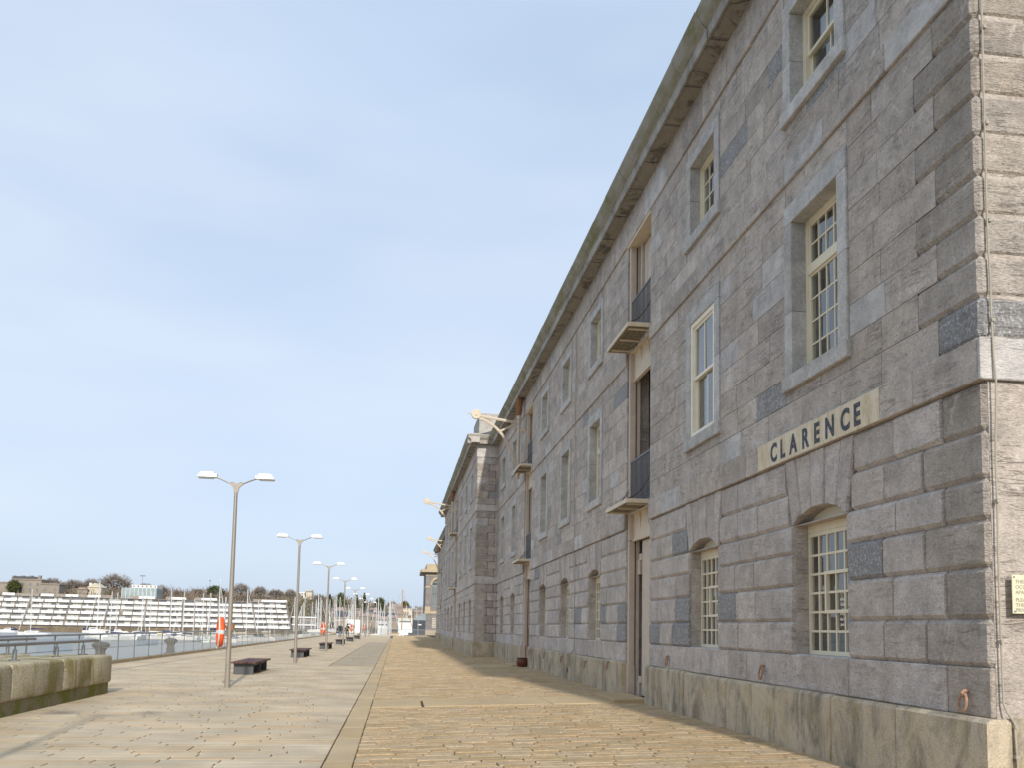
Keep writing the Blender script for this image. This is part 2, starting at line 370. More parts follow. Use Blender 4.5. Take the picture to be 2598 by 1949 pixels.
# ------------------------------------------------------------------ mesh helpers
class MB:
    def __init__(s): s.v = []; s.f = []; s.mi = []; s.c = []
    def add(s, vs_, fs, mi=0, c=(.5,.5,.5)):
        o = len(s.v); s.v.extend(vs_)
        for f in fs: s.f.append(tuple(i+o for i in f)); s.mi.append(mi); s.c.append(c)
        return s
    def box(s, x0, x1, y0, y1, z0, z1, mi=0, c=(.5,.5,.5)):
        v = [(x0,y0,z0),(x1,y0,z0),(x1,y1,z0),(x0,y1,z0),(x0,y0,z1),(x1,y0,z1),(x1,y1,z1),(x0,y1,z1)]
        return s.add(v, [(3,2,1,0),(4,5,6,7),(0,1,5,4),(1,2,6,5),(2,3,7,6),(3,0,4,7)], mi, c)
    def cbox(s, x0, x1, y0, y1, z0, z1, cx, cy, cz, mi=0, c=(.5,.5,.5)):
        """chamfered box; cx, cy, cz are the set-backs along each axis"""
        vs_ = []; idx = {}
        for ix in (0,1):
            for iy in (0,1):
                for iz in (0,1):
                    X = (x0,x1)[ix]; Y = (y0,y1)[iy]; Z = (z0,z1)[iz]
                    dx = (1,-1)[ix]*cx; dy = (1,-1)[iy]*cy; dz = (1,-1)[iz]*cz
                    idx[ix,iy,iz,'x'] = len(vs_); vs_.append((X, Y+dy, Z+dz))
                    idx[ix,iy,iz,'y'] = len(vs_); vs_.append((X+dx, Y, Z+dz))
                    idx[ix,iy,iz,'z'] = len(vs_); vs_.append((X+dx, Y+dy, Z))
        I = idx; fs = []
        for a in (0,1):
            q = [I[a,0,0,'x'],I[a,1,0,'x'],I[a,1,1,'x'],I[a,0,1,'x']]; fs.append(q if a else q[::-1])
            q = [I[0,a,0,'y'],I[1,a,0,'y'],I[1,a,1,'y'],I[0,a,1,'y']]; fs.append(q[::-1] if a else q)
            q = [I[0,0,a,'z'],I[1,0,a,'z'],I[1,1,a,'z'],I[0,1,a,'z']]; fs.append(q if a else q[::-1])
        for a in (0,1):
            for b in (0,1):
                q = [I[a,b,0,'x'],I[a,b,1,'x'],I[a,b,1,'y'],I[a,b,0,'y']]; fs.append(q if (a^b) else q[::-1])
                q = [I[a,0,b,'x'],I[a,1,b,'x'],I[a,1,b,'z'],I[a,0,b,'z']]; fs.append(q if not (a^b) else q[::-1])
                q = [I[0,a,b,'y'],I[1,a,b,'y'],I[1,a,b,'z'],I[0,a,b,'z']]; fs.append(q if (a^b) else q[::-1])
        for a in (0,1):
            for b in (0,1):
                for d in (0,1):
                    t = [I[a,b,d,'x'],I[a,b,d,'y'],I[a,b,d,'z']]
                    fs.append(t if (a+b+d) % 2 else t[::-1])
        return s.add(vs_, fs, mi, c)
    def tube(s, pts, r, n=8, mi=0, c=(.5,.5,.5), cap=True):
        pts = [Vector(p) for p in pts]; rs = r if isinstance(r, (list, tuple)) else [r]*len(pts)
        vs_ = []; up = None
        for i, p in enumerate(pts):
            d = (pts[min(i+1, len(pts)-1)]-pts[max(i-1, 0)]).normalized()
            if up is None:
                up = d.orthogonal().normalized()
            else:
                up = (up-d*up.dot(d)); up = up.normalized() if up.length > 1e-6 else d.orthogonal().normalized()
            sd = d.cross(up)
            for k in range(n):
                a = 2*math.pi*k/n; vs_.append(tuple(p+(up*math.cos(a)+sd*math.sin(a))*rs[i]))
        fs = []
        for i in range(len(pts)-1):
            for k in range(n):
                fs.append((i*n+k, i*n+(k+1) % n, (i+1)*n+(k+1) % n, (i+1)*n+k))
        if cap: fs.append(tuple(range(n))[::-1]); fs.append(tuple((len(pts)-1)*n+k for k in range(n)))
        return s.add(vs_, fs, mi, c)
    def lathe(s, prof, ctr, n=20, mi=0, axis='z'):
        vs_ = []
        for (r, h) in prof:
            for k in range(n):
                a = 2*math.pi*k/n; u, v = r*math.cos(a), r*math.sin(a)
                q = {'z': (u, v, h), 'y': (u, h, v), 'x': (h, u, v)}[axis]
                vs_.append((ctr[0]+q[0], ctr[1]+q[1], ctr[2]+q[2]))
        fs = [(i*n+k, i*n+(k+1) % n, (i+1)*n+(k+1) % n, (i+1)*n+k) for i in range(len(prof)-1) for k in range(n)]
        return s.add(vs_, fs, mi)
    def extr(s, poly, axis, a0, a1, mi=0, c=(.5,.5,.5)):
        """extrude a polygon: axis 'y' takes (x,z) points, 'x' takes (y,z), 'z' takes (x,y)"""
        def P(p, a): return {'y': (p[0], a, p[1]), 'x': (a, p[0], p[1]), 'z': (p[0], p[1], a)}[axis]
        n = len(poly); v = [P(p, a0) for p in poly]+[P(p, a1) for p in poly]
        fs = [(i, (i+1) % n, n+(i+1) % n, n+i) for i in range(n)]+[tuple(range(n))[::-1], tuple(range(n, 2*n))]
        return s.add(v, fs, mi, c)
    def torus(s, ctr, R_, r, axis='x', n=32, k=12, mi=0):
        vs_ = []; fs = []
        for i in range(n):
            a = 2*math.pi*i/n
            for j in range(k):
                b = 2*math.pi*j/k; q = R_+r*math.cos(b); h = r*math.sin(b)
                u, v = q*math.cos(a), q*math.sin(a)
                p = {'x': (h, u, v), 'y': (u, h, v), 'z': (u, v, h)}[axis]
                vs_.append((ctr[0]+p[0], ctr[1]+p[1], ctr[2]+p[2]))
        for i in range(n):
            for j in range(k):
                fs.append((i*k+j, ((i+1) % n)*k+j, ((i+1) % n)*k+(j+1) % k, i*k+(j+1) % k))
        return s.add(vs_, fs, mi)
    def mesh(s, name, mats, off=(0,0,0), smooth=False):
        me = bpy.data.meshes.new(name)
        ox, oy, oz = off
        me.from_pydata([(a-ox, b-oy, c-oz) for a, b, c in s.v], [], s.f)
        for mt in (mats if isinstance(mats, (list, tuple)) else [mats]): me.materials.append(M[mt] if isinstance(mt, str) else mt)
        me.polygons.foreach_set('material_index', s.mi)
        ca = me.color_attributes.new('tint', 'FLOAT_COLOR', 'CORNER')
        buf = []
        for p, c in zip(s.f, s.c): buf.extend((c[0], c[1], c[2], 1.0)*len(p))
        ca.data.foreach_set('color', buf)
        if smooth:
            bm = bmesh.new(); bm.from_mesh(me); bmesh.ops.recalc_face_normals(bm, faces=bm.faces); bm.to_mesh(me); bm.free()
            me.polygons.foreach_set('use_smooth', [True]*len(me.polygons))
            me.set_sharp_from_angle(angle=R(40))
        me.update(); return me
    def build(s, name, mats, parent=None, smooth=False, origin=None):
        """link as one object; geometry is given in world coordinates"""
        off = origin if origin is not None else (tuple(WL[parent.name]) if parent else (0,0,0))
        o = bpy.data.objects.new(name, s.mesh(name, mats, off, smooth)); COL.objects.link(o)
        if parent:
            o.parent = parent; pl = WL[parent.name]; o.location = (off[0]-pl[0], off[1]-pl[1], off[2]-pl[2])
        else: o.location = off
        WL[o.name] = tuple(off); return o
WL = {}
def tag(o, label=None, cat=None, group=None, kind=None):
    if label: o['label'] = label
    if cat: o['category'] = cat
    if group: o['group'] = group
    if kind: o['kind'] = kind
    return o
def empty(name, loc, parent=None):
    o = bpy.data.objects.new(name, None); COL.objects.link(o); o.empty_display_size = .2
    if parent:
        o.parent = parent; pl = WL[parent.name]; o.location = (loc[0]-pl[0], loc[1]-pl[1], loc[2]-pl[2])
    else: o.location = loc
    WL[o.name] = tuple(loc); return o
def copy_tree(o, loc=None, parent=None):
    c = o.copy(); COL.objects.link(c); c.parent = parent
    if loc is not None: c.location = loc
    for ch in o.children: copy_tree(ch, None, c)
    return c
def rt(): return (rnd.random(), rnd.random(), rnd.random())

# ================================================================== THE GROUND
def gz(X):            # the old lane rises gently towards the building
    return 0 if X < -.4 else .135*min((X+.4)/5.3, 1)
PAVE_Y1 = 156.0
b = MB()
b.box(-11.7, 60, -60, PAVE_Y1, -6, -.12); b.box(2.2, 60, PAVE_Y1, 240, -6, -.04)
tag(b.build('quay_ground', 'bedding'), 'broad stone quay carrying the promenade', None, kind='structure')
def px_area(p0, p1, p2):
    a = project(p0); b_ = project(p1); c = project(p2)
    if a[2] < .5: return 0
    if not (-40 < a[0] < PW+40 and -40 < a[1] < PH+40) and not (-40 < b_[0] < PW+40 and -40 < b_[1] < PH+40): return 0
    return abs((b_[0]-a[0])*(c[1]-a[1])-(b_[1]-a[1])*(c[0]-a[0]))
class Pieces:
    """many alike pieces: the ones that show largest become objects, the rest one joined part"""
    def __init__(s): s.l = []
    def add(s, area, fn): s.l.append((area, fn))
    def flush(s, name, rest, mats, parent, n=300):
        s.l.sort(key=lambda q: -q[0])
        big = [q for q in s.l[:n] if q[0] > 0]; small = s.l[len(big):]
        for a, fn in big:
            q = MB(); fn(q); v = q.v
            c = tuple(sum(p[i] for p in v)/len(v) for i in range(3))
            q.build(name, mats, parent, origin=c)
        if small:
            q = MB()
            for a, fn in small: fn(q)
            tag(q.build(rest, mats, parent), kind='stuff')

def slab(q, x0, x1, y0, y1, zf, th, ch, c, tilt=0, jx=0):
    """one paving stone lying on the (sloping) ground, edges chamfered"""
    t0 = rnd.uniform(-tilt, tilt); t1 = rnd.uniform(-tilt, tilt); t2 = rnd.uniform(-tilt, tilt); t3 = rnd.uniform(-tilt, tilt)
    za, zb = zf(x0), zf(x1); j = [rnd.uniform(-jx, jx) for _ in range(8)]
    o = [(x0+j[0], y0+j[1]), (x1+j[2], y0+j[3]), (x1+j[4], y1+j[5]), (x0+j[6], y1+j[7])]
    cx_, cy_ = (x0+x1)/2, (y0+y1)/2
    inn = [(px+(ch if px < cx_ else -ch), py+(ch if py < cy_ else -ch)) for px, py in o]
    zt = [za+t0, zb+t1, zb+t2, za+t3]
    v = [(p[0], p[1], z_-th) for p, z_ in zip(o, zt)]+[(p[0], p[1], z_-ch*.7) for p, z_ in zip(o, zt)]+[(p[0], p[1], z_) for p, z_ in zip(inn, zt)]
    f = [(8,9,10,11)]
    for i in range(4):
        k = (i+1) % 4; f += [(i, k, 4+k, 4+i), (4+i, 4+k, 8+k, 8+i)]
    q.add(v, f, 0, c)

pav = tag(empty('promenade', (-5, 20, 0)), 'pale promenade of long sawn granite pavers', None, kind='structure')
P = Pieces(); y = 3.0; row = 0
while y < PAVE_Y1-.3:
    d = rnd.choice((.20, .23, .26)); x = -10.2-rnd.random()*.7
    xe = -.77
    while x < xe-.02:
        L = rnd.uniform(.62, 1.12); x1 = min(x+L, xe)
        if xe-x1 < .25: x1 = xe
        inside = (34.8 < y < 86.4)
        a0, a1 = x, x1
        if inside and a1 > -2.52: a1 = min(a1, -2.52)
        if a1-a0 > .08 and not (y < 21 and a1 < -9.5 and y < 8):
            c = (rnd.random(), rnd.random(), rnd.random())
            aa = px_area((a0, y, 0), (a1, y, 0), (a0, y+d, 0)) if y < 40 else 0
            if a0 >= -10.2:
                P.add(aa, lambda q, a0=a0, a1=a1, y=y, d=d, c=c: slab(q, a0+.010, a1-.010, y+.003, y+d-.003, lambda X: 0, .13, .005, c, .0012))
            else:
                P.add(aa, lambda q, a1=a1, y=y, d=d, c=c: slab(q, -10.2, a1-.006, y+.001, y+d-.001, lambda X: 0, .045, .004, c, .0012))
        x = x1
    y += d
P.flush('paver', 'pavers', 'paver', pav)
# the smooth slab walk let into the promenade
P = Pieces(); y = 34.86
while y < 86.2:
    d = rnd.uniform(.55, .8); x = -2.5
    for x1 in (-1.9+rnd.uniform(-.1, .1), -1.3+rnd.uniform(-.1, .1), -.772):
        c = rt(); P.add(px_area((x, y, 0), (x1, y, 0), (x, y+d, 0)), lambda q, x=x, x1=x1, y=y, d=d, c=c: slab(q, x+.004, x1-.004, y+.003, y+d-.003, lambda X: 0, .05, .004, c, .002)); x = x1
    y += d
P.flush('walk_slab', 'walk_slabs', 'flag', pav, 200)
# kerb-like row of long slabs between promenade and lane
lane = tag(empty('cobbled_lane', (2, 15, 0)), 'ochre lane of worn granite setts along the warehouse', None, kind='structure')
P = Pieces(); y = 3.0
while y < 118:
    L = rnd.uniform(1.3, 2.3); c = rt()
    P.add(px_area((-.78, y, 0), (-.45, y, 0), (-.78, y+L, 0)), lambda q, y=y, L=L, c=c: slab(q, -.762, -.440, y+.005, y+L-.005, gz, .05, .010, c, .003, .005)); y += L
P.flush('edging_slab', 'edging_slabs', 'band', lane, 80)
BANDS = [(17.3, 19.05), (33.35, 35.05), (59.0, 60.6), (84.9, 86.4), (100.9, 102.4)]
def wall_x(y): return 3.86 if 44.6 < y < 75.2 else 4.98
P = Pieces(); y = 3.0
while y < 150:
    d = rnd.uniform(.14, .21)
    bd = next((q for q in BANDS if q[0]-.07 < y < q[1]-.07), None)
    if bd:
        xs = [-.42, .55, 1.8, 3.1, 4.0 if wall_x(y) < 4 else 4.35]
        if wall_x(y) > 4: xs.append(5.0)
        for i in range(len(xs)-1):
            c = rt(); up = .012+(.07 if i == len(xs)-2 else 0)
            a0, a1 = xs[i]+rnd.uniform(-.05, .05)*(i > 0), xs[i+1]
            yy0, yy1 = bd[0]+rnd.uniform(-.05, .05), bd[1]+rnd.uniform(-.05, .05)
            MBq = MB(); slab(MBq, a0+.006, a1-.006, yy0, yy1, lambda X, up=up: gz(X)+up, .10, .02, c, .006, .012)
            MBq.build('threshold_slab', 'band', lane)
        y = bd[1]+.05; continue
    x = -.43-rnd.random()*.2; xe = wall_x(y)
    while x < xe-.05:
        L = rnd.uniform(.26, .62) if y < 60 else rnd.uniform(.5, .9); x1 = min(x+L, xe)
        if xe-x1 < .12: x1 = xe
        c = rt(); dz = rnd.uniform(-.006, .005)
        a0 = max(x, -.435)
        if x1-a0 > .06:
            aa = px_area((a0, y, 0), (x1, y, 0), (a0, y+d, 0)) if y < 40 else 0
            P.add(aa, lambda q, x=a0, x1=x1, y=y, d=d, c=c, dz=dz: slab(q, x+.007, x1-.009, y+.003, y+d-.003, lambda X: gz(X)+dz, .07, .011, c, .004, .006))
        x = x1
    y += d
P.flush('sett', 'setts', 'sett', lane)
# packed joint filling under the setts
b = MB()
v = []; n = 12
for i in range(n+1):
    X = -.79+5.85*i/n; v += [(X, 3, gz(X)-.045), (X, 150, gz(X)-.045)]
b.add(v, [(2*i, 2*i+2, 2*i+3, 2*i+1) for i in range(n)])
b.build('joint_filling', 'bedding', lane)
# slot drain
b = MB(); b.box(-8.86, -8.80, 20, PAVE_Y1-2, -.02, .004); b.build('slot_drain', 'dark_iron', pav)

# water and far ground
b = MB(); b.add([(-2500, -300, -3.5), (2500, -300, -3.5), (2500, 3000, -3.5), (-2500, 3000, -3.5)], [(0,1,2,3)])
tag(b.build('harbour_water', 'water'), 'calm grey harbour water', None, kind='structure')

# ================================================================== THE WAREHOUSE
WH = tag(empty('stone_warehouse', (5, 7, 0)), 'long three-storey grey limestone warehouse with the name CLARENCE painted on it', 'warehouse')
ASH, RUS, QUO, VOU, STR, END, PLI, COR = (Pieces() for _ in range(8))
GZ = [.87, 1.29, 1.71, 2.155, 2.57, 2.93, 3.35, 3.79]
UZ1 = [4.17+i*(7.52-4.17)/9 for i in range(10)]
UZ2 = [7.84+i*(10.30-7.84)/7 for i in range(8)]
def holes_of(ops):
    h = []
    for yc, kinds in ops:
        if 'd' in kinds: h.append((yc-.92, yc+.92, -.2, 10.30)); continue
        if 'g' in kinds: h += [(yc-.70, yc+.70, 1.29, 2.93), (yc-.80, yc+.80, 2.93, 3.35), (yc-.875, yc+.875, 3.35, 3.79)]
        if 'f' in kinds: h.append((yc-.82, yc+.82, 4.69, 7.20))
        if 't' in kinds: h.append((yc-.82, yc+.82, 8.33, 10.03))
    return h
def sub(rects, h):
    o = []
    for (a, b_, c, d) in rects:
        if h[0] >= b_-1e-4 or h[1] <= a+1e-4 or h[2] >= d-1e-4 or h[3] <= c+1e-4: o.append((a, b_, c, d)); continue
        if h[0] > a+1e-4: o.append((a, h[0], c, d))
        if h[1] < b_-1e-4: o.append((h[1], b_, c, d))
        m0, m1 = max(a, h[0]), min(b_, h[1])
        if h[2] > c+1e-4: o.append((m0, m1, c, h[2]))
        if h[3] < d-1e-4: o.append((m0, m1, h[3], d))
    return o
def area_w(X, y0, y1, z0, z1): return px_area((X, y0, z0), (X, y1, z0), (X, y0, z1))
def kind_tint(p_speck, p_light):
    r = rnd.random(); k = .95 if r < p_speck else (.05 if r > 1-p_light else .5)
    return (min(1, max(0, rnd.gauss(.5, .19))), rnd.random(), k)
def run(y0, y1, lo, hi):
    ys = [y0]
    while y1-ys[-1] > hi+lo*.5: ys.append(ys[-1]+rnd.uniform(lo, hi))
    if y1-ys[-1] > hi: ys.append((ys[-1]+y1)/2)
    ys.append(y1); return ys
def courses(W, y0, y1, ops, q0=False, q1=False):
    holes = holes_of(ops)
    def tile(zs, lo, hi, fn, useq):
        for i in range(len(zs)-1):
            z0, z1 = zs[i], zs[i+1]
            a = y0+((.60, .92)[i % 2] if (q0 and useq) else 0); e = y1-((.60, .92)[i % 2] if (q1 and useq) else 0)
            # free intervals of this course
            cuts = [(a, e, z0, z1)]
            for h in holes: cuts = sub(cuts, h)
            for (c0, c1, d0, d1) in cuts:
                if c1-c0 < .02 or d1-d0 < .03: continue
                ys = run(c0, c1, lo, hi) if d1-d0 > .12 else [c0, c1]
                for k in range(len(ys)-1): fn(i, ys[k], ys[k+1], d0, d1)
    def g_(i, a, e, z0, z1):
        t = kind_tint(.06, .03); c = .012 if i == 0 else .042; pr = rnd.uniform(0, .012)
        RUS.add(area_w(W, a, e, z0, z1), lambda q: q.cbox(W-pr, W+.15, a+.002, e-.002, z0+.001, z1-.001, c, .008, c, 0, t))
    tile(GZ, .62, 1.32, g_, True)
    def u_(i, a, e, z0, z1):
        t = kind_tint(.025, .03); pr = rnd.uniform(0, .005)
        ASH.add(area_w(W, a, e, z0, z1), lambda q: q.box(W-pr, W+.08, a+.0045, e-.0045, z0+.004, z1-.004, 0, t))
    tile(UZ1, .5, 1.25, u_, True); tile(UZ2, .5, 1.25, u_, True)
    def s_(pr, pl):
        def f(i, a, e, z0, z1):
            t = kind_tint(.0, pl)
            STR.add(area_w(W, a, e, z0, z1), lambda q: q.cbox(W-pr, W+.10, a+.003, e-.003, z0, z1-.002, .008, .004, .008, 0, t))
        return f
    tile([3.79, 4.17], .7, 1.3, s_(.045, .20), False); tile([7.52, 7.84], .7, 1.4, s_(.040, .10), False)
    tile([10.30, 10.96], .9, 1.6, s_(.040, .05), False)
    # core behind the stones
    q = MB(); ye = sorted(set([y0, y1]+[h[0] for h in holes]+[h[1] for h in holes])); ye = [p for p in ye if y0 <= p <= y1]
    for k in range(len(ye)-1):
        rects = [(ye[k], ye[k+1], -.3, 10.97)]
        for h in holes:
            hh = (h[0]+.0, h[1]-.0, h[2]+.006, h[3]-.006); rects = sub(rects, hh)
        for r in rects:
            # widen into the openings by a few millimetres so no two faces share a plane
            q.box(W+.045, W+.5, r[0]-.005, r[1]+.005, r[2], r[3])
    q.build('wall', 'ashlar', WH)
    q = MB(); q.box(W+1.5, W+1.55, y0, y1, 0, 10.9)
    for z_ in (3.75, 7.5): q.box(W+.5, W+1.5, y0, y1, z_, z_+.1)
    q.build('inner_wall', 'room', WH)
    # voussoirs over the ground-floor windows
    for yc, kinds in ops:
        if 'g' not in kinds: continue
        top = [.89, .59, .19, -.19, -.59, -.89]; bot = [(.70, 2.925), (.45, 3.045), (.17, 3.10), (-.17, 3.10), (-.45, 3.045), (-.70, 2.925)]
        for k in range(5):
            a, b2 = top[k]-.004, top[k+1]+.004
            (c0, d0), (c1, d1) = bot[k], bot[k+1]
            pr = .012 if k % 2 == 0 else .0; t = (rnd.gauss(.5, .2), rnd.choice((.2, .5, .9)), .5)
            def fn(q, yc=yc, a=a, b2=b2, c0=c0-.004, d0=d0, c1=c1+.004, d1=d1, pr=pr, t=t):
                i = .016; x0, x1, x2 = W-pr, W-pr+.03, W+.20
                o = [(yc+c0, d0), (yc+c1, d1), (yc+b2, 3.787), (yc+a, 3.787)]
                n_ = [(yc+c0-i, d0+.004), (yc+c1+i, d1+.004), (yc+b2+i, 3.775), (yc+a-i, 3.775)]
                v = [(x2, *p) for p in o]+[(x1, *p) for p in o]+[(x0, *p) for p in n_]
                f = [(8,9,10,11)]
                for s_i in range(4):
                    k2 = (s_i+1) % 4; f += [(s_i, k2, 4+k2, 4+s_i), (4+s_i, 4+k2, 8+k2, 8+s_i)]
                q.add(v, f, 0, t)
            VOU.add(area_w(W, yc+b2, yc+a, 3.0, 3.78), fn)
    # plinth
    db = sorted([yc for yc, k in ops if 'd' in k]); segs = []; s0 = y0-(.1 if q0 else 0)
    for d in db: segs.append((s0, d-.90)); s0 = d+.90
    segs.append((s0, y1+(.1 if q1 else 0)))
    for a, e in segs:
        ys = run(a, e, 1.0, 2.0)
        for k in range(len(ys)-1):
            t = (rnd.uniform(.35, .65), .5, .5); g0, g1 = ys[k], ys[k+1]; zt = .875+rnd.uniform(-.012, .012); pr = rnd.uniform(.09, .11)
            PLI.add(area_w(W-.1, g0, g1, 0, .87), lambda q, g0=g0, g1=g1, zt=zt, pr=pr, t=t: q.cbox(W-pr, W+.12, g0+.004, g1-.004, -.15, zt, .035, .012, .035, 0, t))
def corner(W, y0, side=-1, depth_x=6.0):
    """quoins and return wall at the near end of a block; the return faces the camera"""
    lens = ((.60, .95), (.92, .62))
    def ret_fill(i, xs0, z0, z1, rustic, lo=.5, hi=1.2):
        xs = run(xs0, W+depth_x, lo, hi) if W+depth_x-xs0 > .3 else [xs0, W+depth_x]
        for k in range(len(xs)-1):
            a, e = xs[k], xs[k+1]; t = kind_tint(.05, .04); t = (t[0], .3+.7*t[1], t[2]) if depth_x > 2 else t
            ar = px_area((a, y0, z0), (e, y0, z0), (a, y0, z1))
            if rustic: (END if depth_x > 2 else RUS).add(ar, lambda q, a=a, e=e, t=t: q.cbox(a+.002, e-.002, y0, y0+.15, z0+.001, z1-.001, .008, .042, .042, 0, t))
            else: ASH.add(ar, lambda q, a=a, e=e, t=t: q.box(a+.003, e-.003, y0+.002, y0+.08, z0+.003, z1-.003, 0, t))
    for zs, rustic in ((GZ, True), (UZ1, False), (UZ2, False)):
        for i in range(len(zs)-1):
            z0, z1 = zs[i], zs[i+1]; a, b_ = lens[i % 2]; b_ = min(b_, depth_x)
            t = kind_tint(.05, .07); pr = .0 if rustic else .022
            c = .012 if (rustic and i == 0) else .042
            QUO.add(area_w(W, y0, y0+a, z0, z1)+px_area((W, y0, z0), (W+b_, y0, z0), (W, y0, z1)),
                    lambda q, z0=z0, z1=z1, a=a, b_=b_, t=t, pr=pr, c=c: q.cbox(W-pr, W+b_-.002, y0-pr, y0+a-.002, z0+.001, z1-.001, c*.8, c*.8, c, 0, t))
            if W+depth_x-(W+b_) > .05: ret_fill(i, W+b_, z0, z1, rustic or depth_x > 2)
    for z0, z1, pr in ((3.79, 4.17, .045), (7.52, 7.84, .04), (10.30, 10.96, .04)):
        xs = run(W-pr, W+depth_x, .6, 1.2)
        for k in range(len(xs)-1):
            t = (.6, .3, .05) if k == 0 else kind_tint(0, .2); a, e = xs[k], xs[k+1]
            STR.add(px_area((a, y0, z0), (e, y0, z0), (a, y0, z1)), lambda q, a=a, e=e, t=t, z0=z0, z1=z1, pr=pr: q.cbox(a+(.002 if a > W else -.0005), e-.003, y0-pr, y0-.003, z0+.001, z1-.003, .008, .006, .008, 0, t))
    q = MB(); q.box(W+.05, W+depth_x, y0+.05, y0+.5, -.3, 10.97); q.build('wall', 'mortar', WH)
    xs = run(W+.12, W+depth_x, .9, 1.6)
    for k in range(len(xs)-1):
        a, e = xs[k], xs[k+1]; t = rt()
        PLI.add(px_area((a, y0, 0), (e, y0, 0), (a, y0, .87)), lambda q, a=a, e=e, t=t: q.cbox(a+.002, e-.004, y0-.098, y0+.12, -.15, .872, .012, .035, .035, 0, t))

S = 4.05
ops_a = [(10.05, 'gft'), (14.10, 'gft'), (18.15, 'd'), (22.28, 'gft'), (26.35, 'gft'), (30.38, 'gft'), (34.2, 'd'), (38.4, 'gft'), (42.45, 'gft')]
ops_b = [(47.7, 'gft'), (51.7, 'gft'), (55.7, 'gft'), (59.8, 'd'), (63.8, 'gft'), (67.8, 'gft'), (71.8, 'gft')]
ops_c = [(119.75-yc, k) for yc, k in ops_a[::-1]]
courses(5.0, 6.98, 44.8, ops_a, q0=True); corner(5.0, 6.98, depth_x=7.0)
courses(3.9, 44.8, 75.0, ops_b, q0=True); corner(3.9, 44.8, depth_x=1.10)
courses(5.0, 75.0, 112.8, ops_c)
END.flush('end_wall_stone', 'end_wall_stones', 'end_stone', WH, 60)
RUS.flush('rusticated_stone', 'rusticated_stones', 'rustic', WH)
ASH.flush('ashlar_stone', 'ashlar_stones', 'ashlar', WH)
QUO.flush('quoin_stone', 'quoin_stones', 'quoin', WH)
VOU.flush('voussoir', 'voussoirs', 'rustic', WH)
STR.flush('string_course_stone', 'string_course_stones', 'ashlar', WH, 150)
PLI.flush('plinth_stone', 'plinth_stones', 'plinth', WH)
# bevelled cornice stones
def cornice(W, y0, y1):
    ys = run(y0, y1, 1.1, 1.35)
    for k in range(len(ys)-1):
        a, e = ys[k]+.004, ys[k+1]-.004; dx = rnd.uniform(-.008, .008); dz = rnd.uniform(-.008, .008); t = rt()
        def fn(q, a=a, e=e, dx=dx, dz=dz, t=t):
            X = W+dx; Z = dz
            prof = [(X+.05, 10.965+Z), (X-.34, 10.965+Z), (X-.345, 10.93+Z), (X-.385, 10.93+Z), (X-.40, 11.10+Z), (X-.425, 11.115+Z), (X-.50, 11.19+Z), (X-.575, 11.32+Z), (X-.585, 11.37+Z), (X-.2, 11.42+Z), (X+.05, 11.42+Z)]
            n = len(prof); v = [(p[0], a, p[1]) for p in prof]+[(p[0], e, p[1]) for p in prof]
            for i in range(n):
                j = (i+1) % n; mi = 2 if i == 0 else (1 if i in (5, 6, 7, 8) else 0)
                q.add([v[i], v[j], v[n+j], v[n+i]], [(0,1,2,3)], mi, t)
            q.add(v[:n], [tuple(range(n))[::-1]], 0, t); q.add(v[n:], [tuple(range(n))], 0, t)
            # hollowed soffit panel edge
            q.box(X-.33, X-.02, a+.03, e-.03, 10.945+Z, 10.966+Z, 2, t)
        COR.add(area_w(W-.4, a, e, 10.9, 11.4), fn)
cornice(5.0, 6.4, 44.75); cornice(3.9, 44.25, 75.5); cornice(5.0, 75.5, 113.3)
COR.flush('cornice_stone', 'cornice_stones', ['cornice', 'moss', 'soffit'], WH)
# return of the projecting block's cornice, attic blocks and roofs
b = MB(); Y = 44.8
prof = [(Y+.05, 10.961), (Y-.375, 10.961), (Y-.38, 10.926), (Y-.41, 11.096), (Y-.50, 11.186), (Y-.575, 11.316), (Y-.582, 11.366), (Y+.05, 11.416)]
b.extr(prof, 'x', 3.33, 4.7); b.build('cornice_return', 'cornice', WH)
b = MB(); b.cbox(3.97, 7.5, 45.3, 48.6, 11.40, 12.72, .03, .03, .03, 0, (.7,.4,.5)); b.build('attic_block', 'cornice', WH)
b = MB(); b.cbox(4.02, 7.5, 50.4, 69.4, 11.40, 12.55, .03, .03, .03, 0, (.6,.3,.5)); b.build('attic_block', 'cornice', WH)
b = MB(); b.cbox(3.97, 7.5, 71.2, 74.5, 11.40, 12.72, .03, .03, .03, 0, (.6,.3,.5)); b.build('attic_block', 'cornice', WH)
for (W_, a, e) in ((5.0, 6.5, 44.7), (3.9, 44.9, 74.9), (5.0, 75.1, 113.2)):
    b = MB(); b.extr([(W_-.30, 11.40), (W_+6.5, 13.6), (W_+13, 11.40)], 'y', a, e); b.build('roof', 'slate', WH)
b = MB(); b.box(17.5, 18, 7.05, 113, 0, 11.4); b.box(5.6, 17.4, 112.4, 112.9, 0, 11.4); b.build('rear_wall', 'mortar', WH)

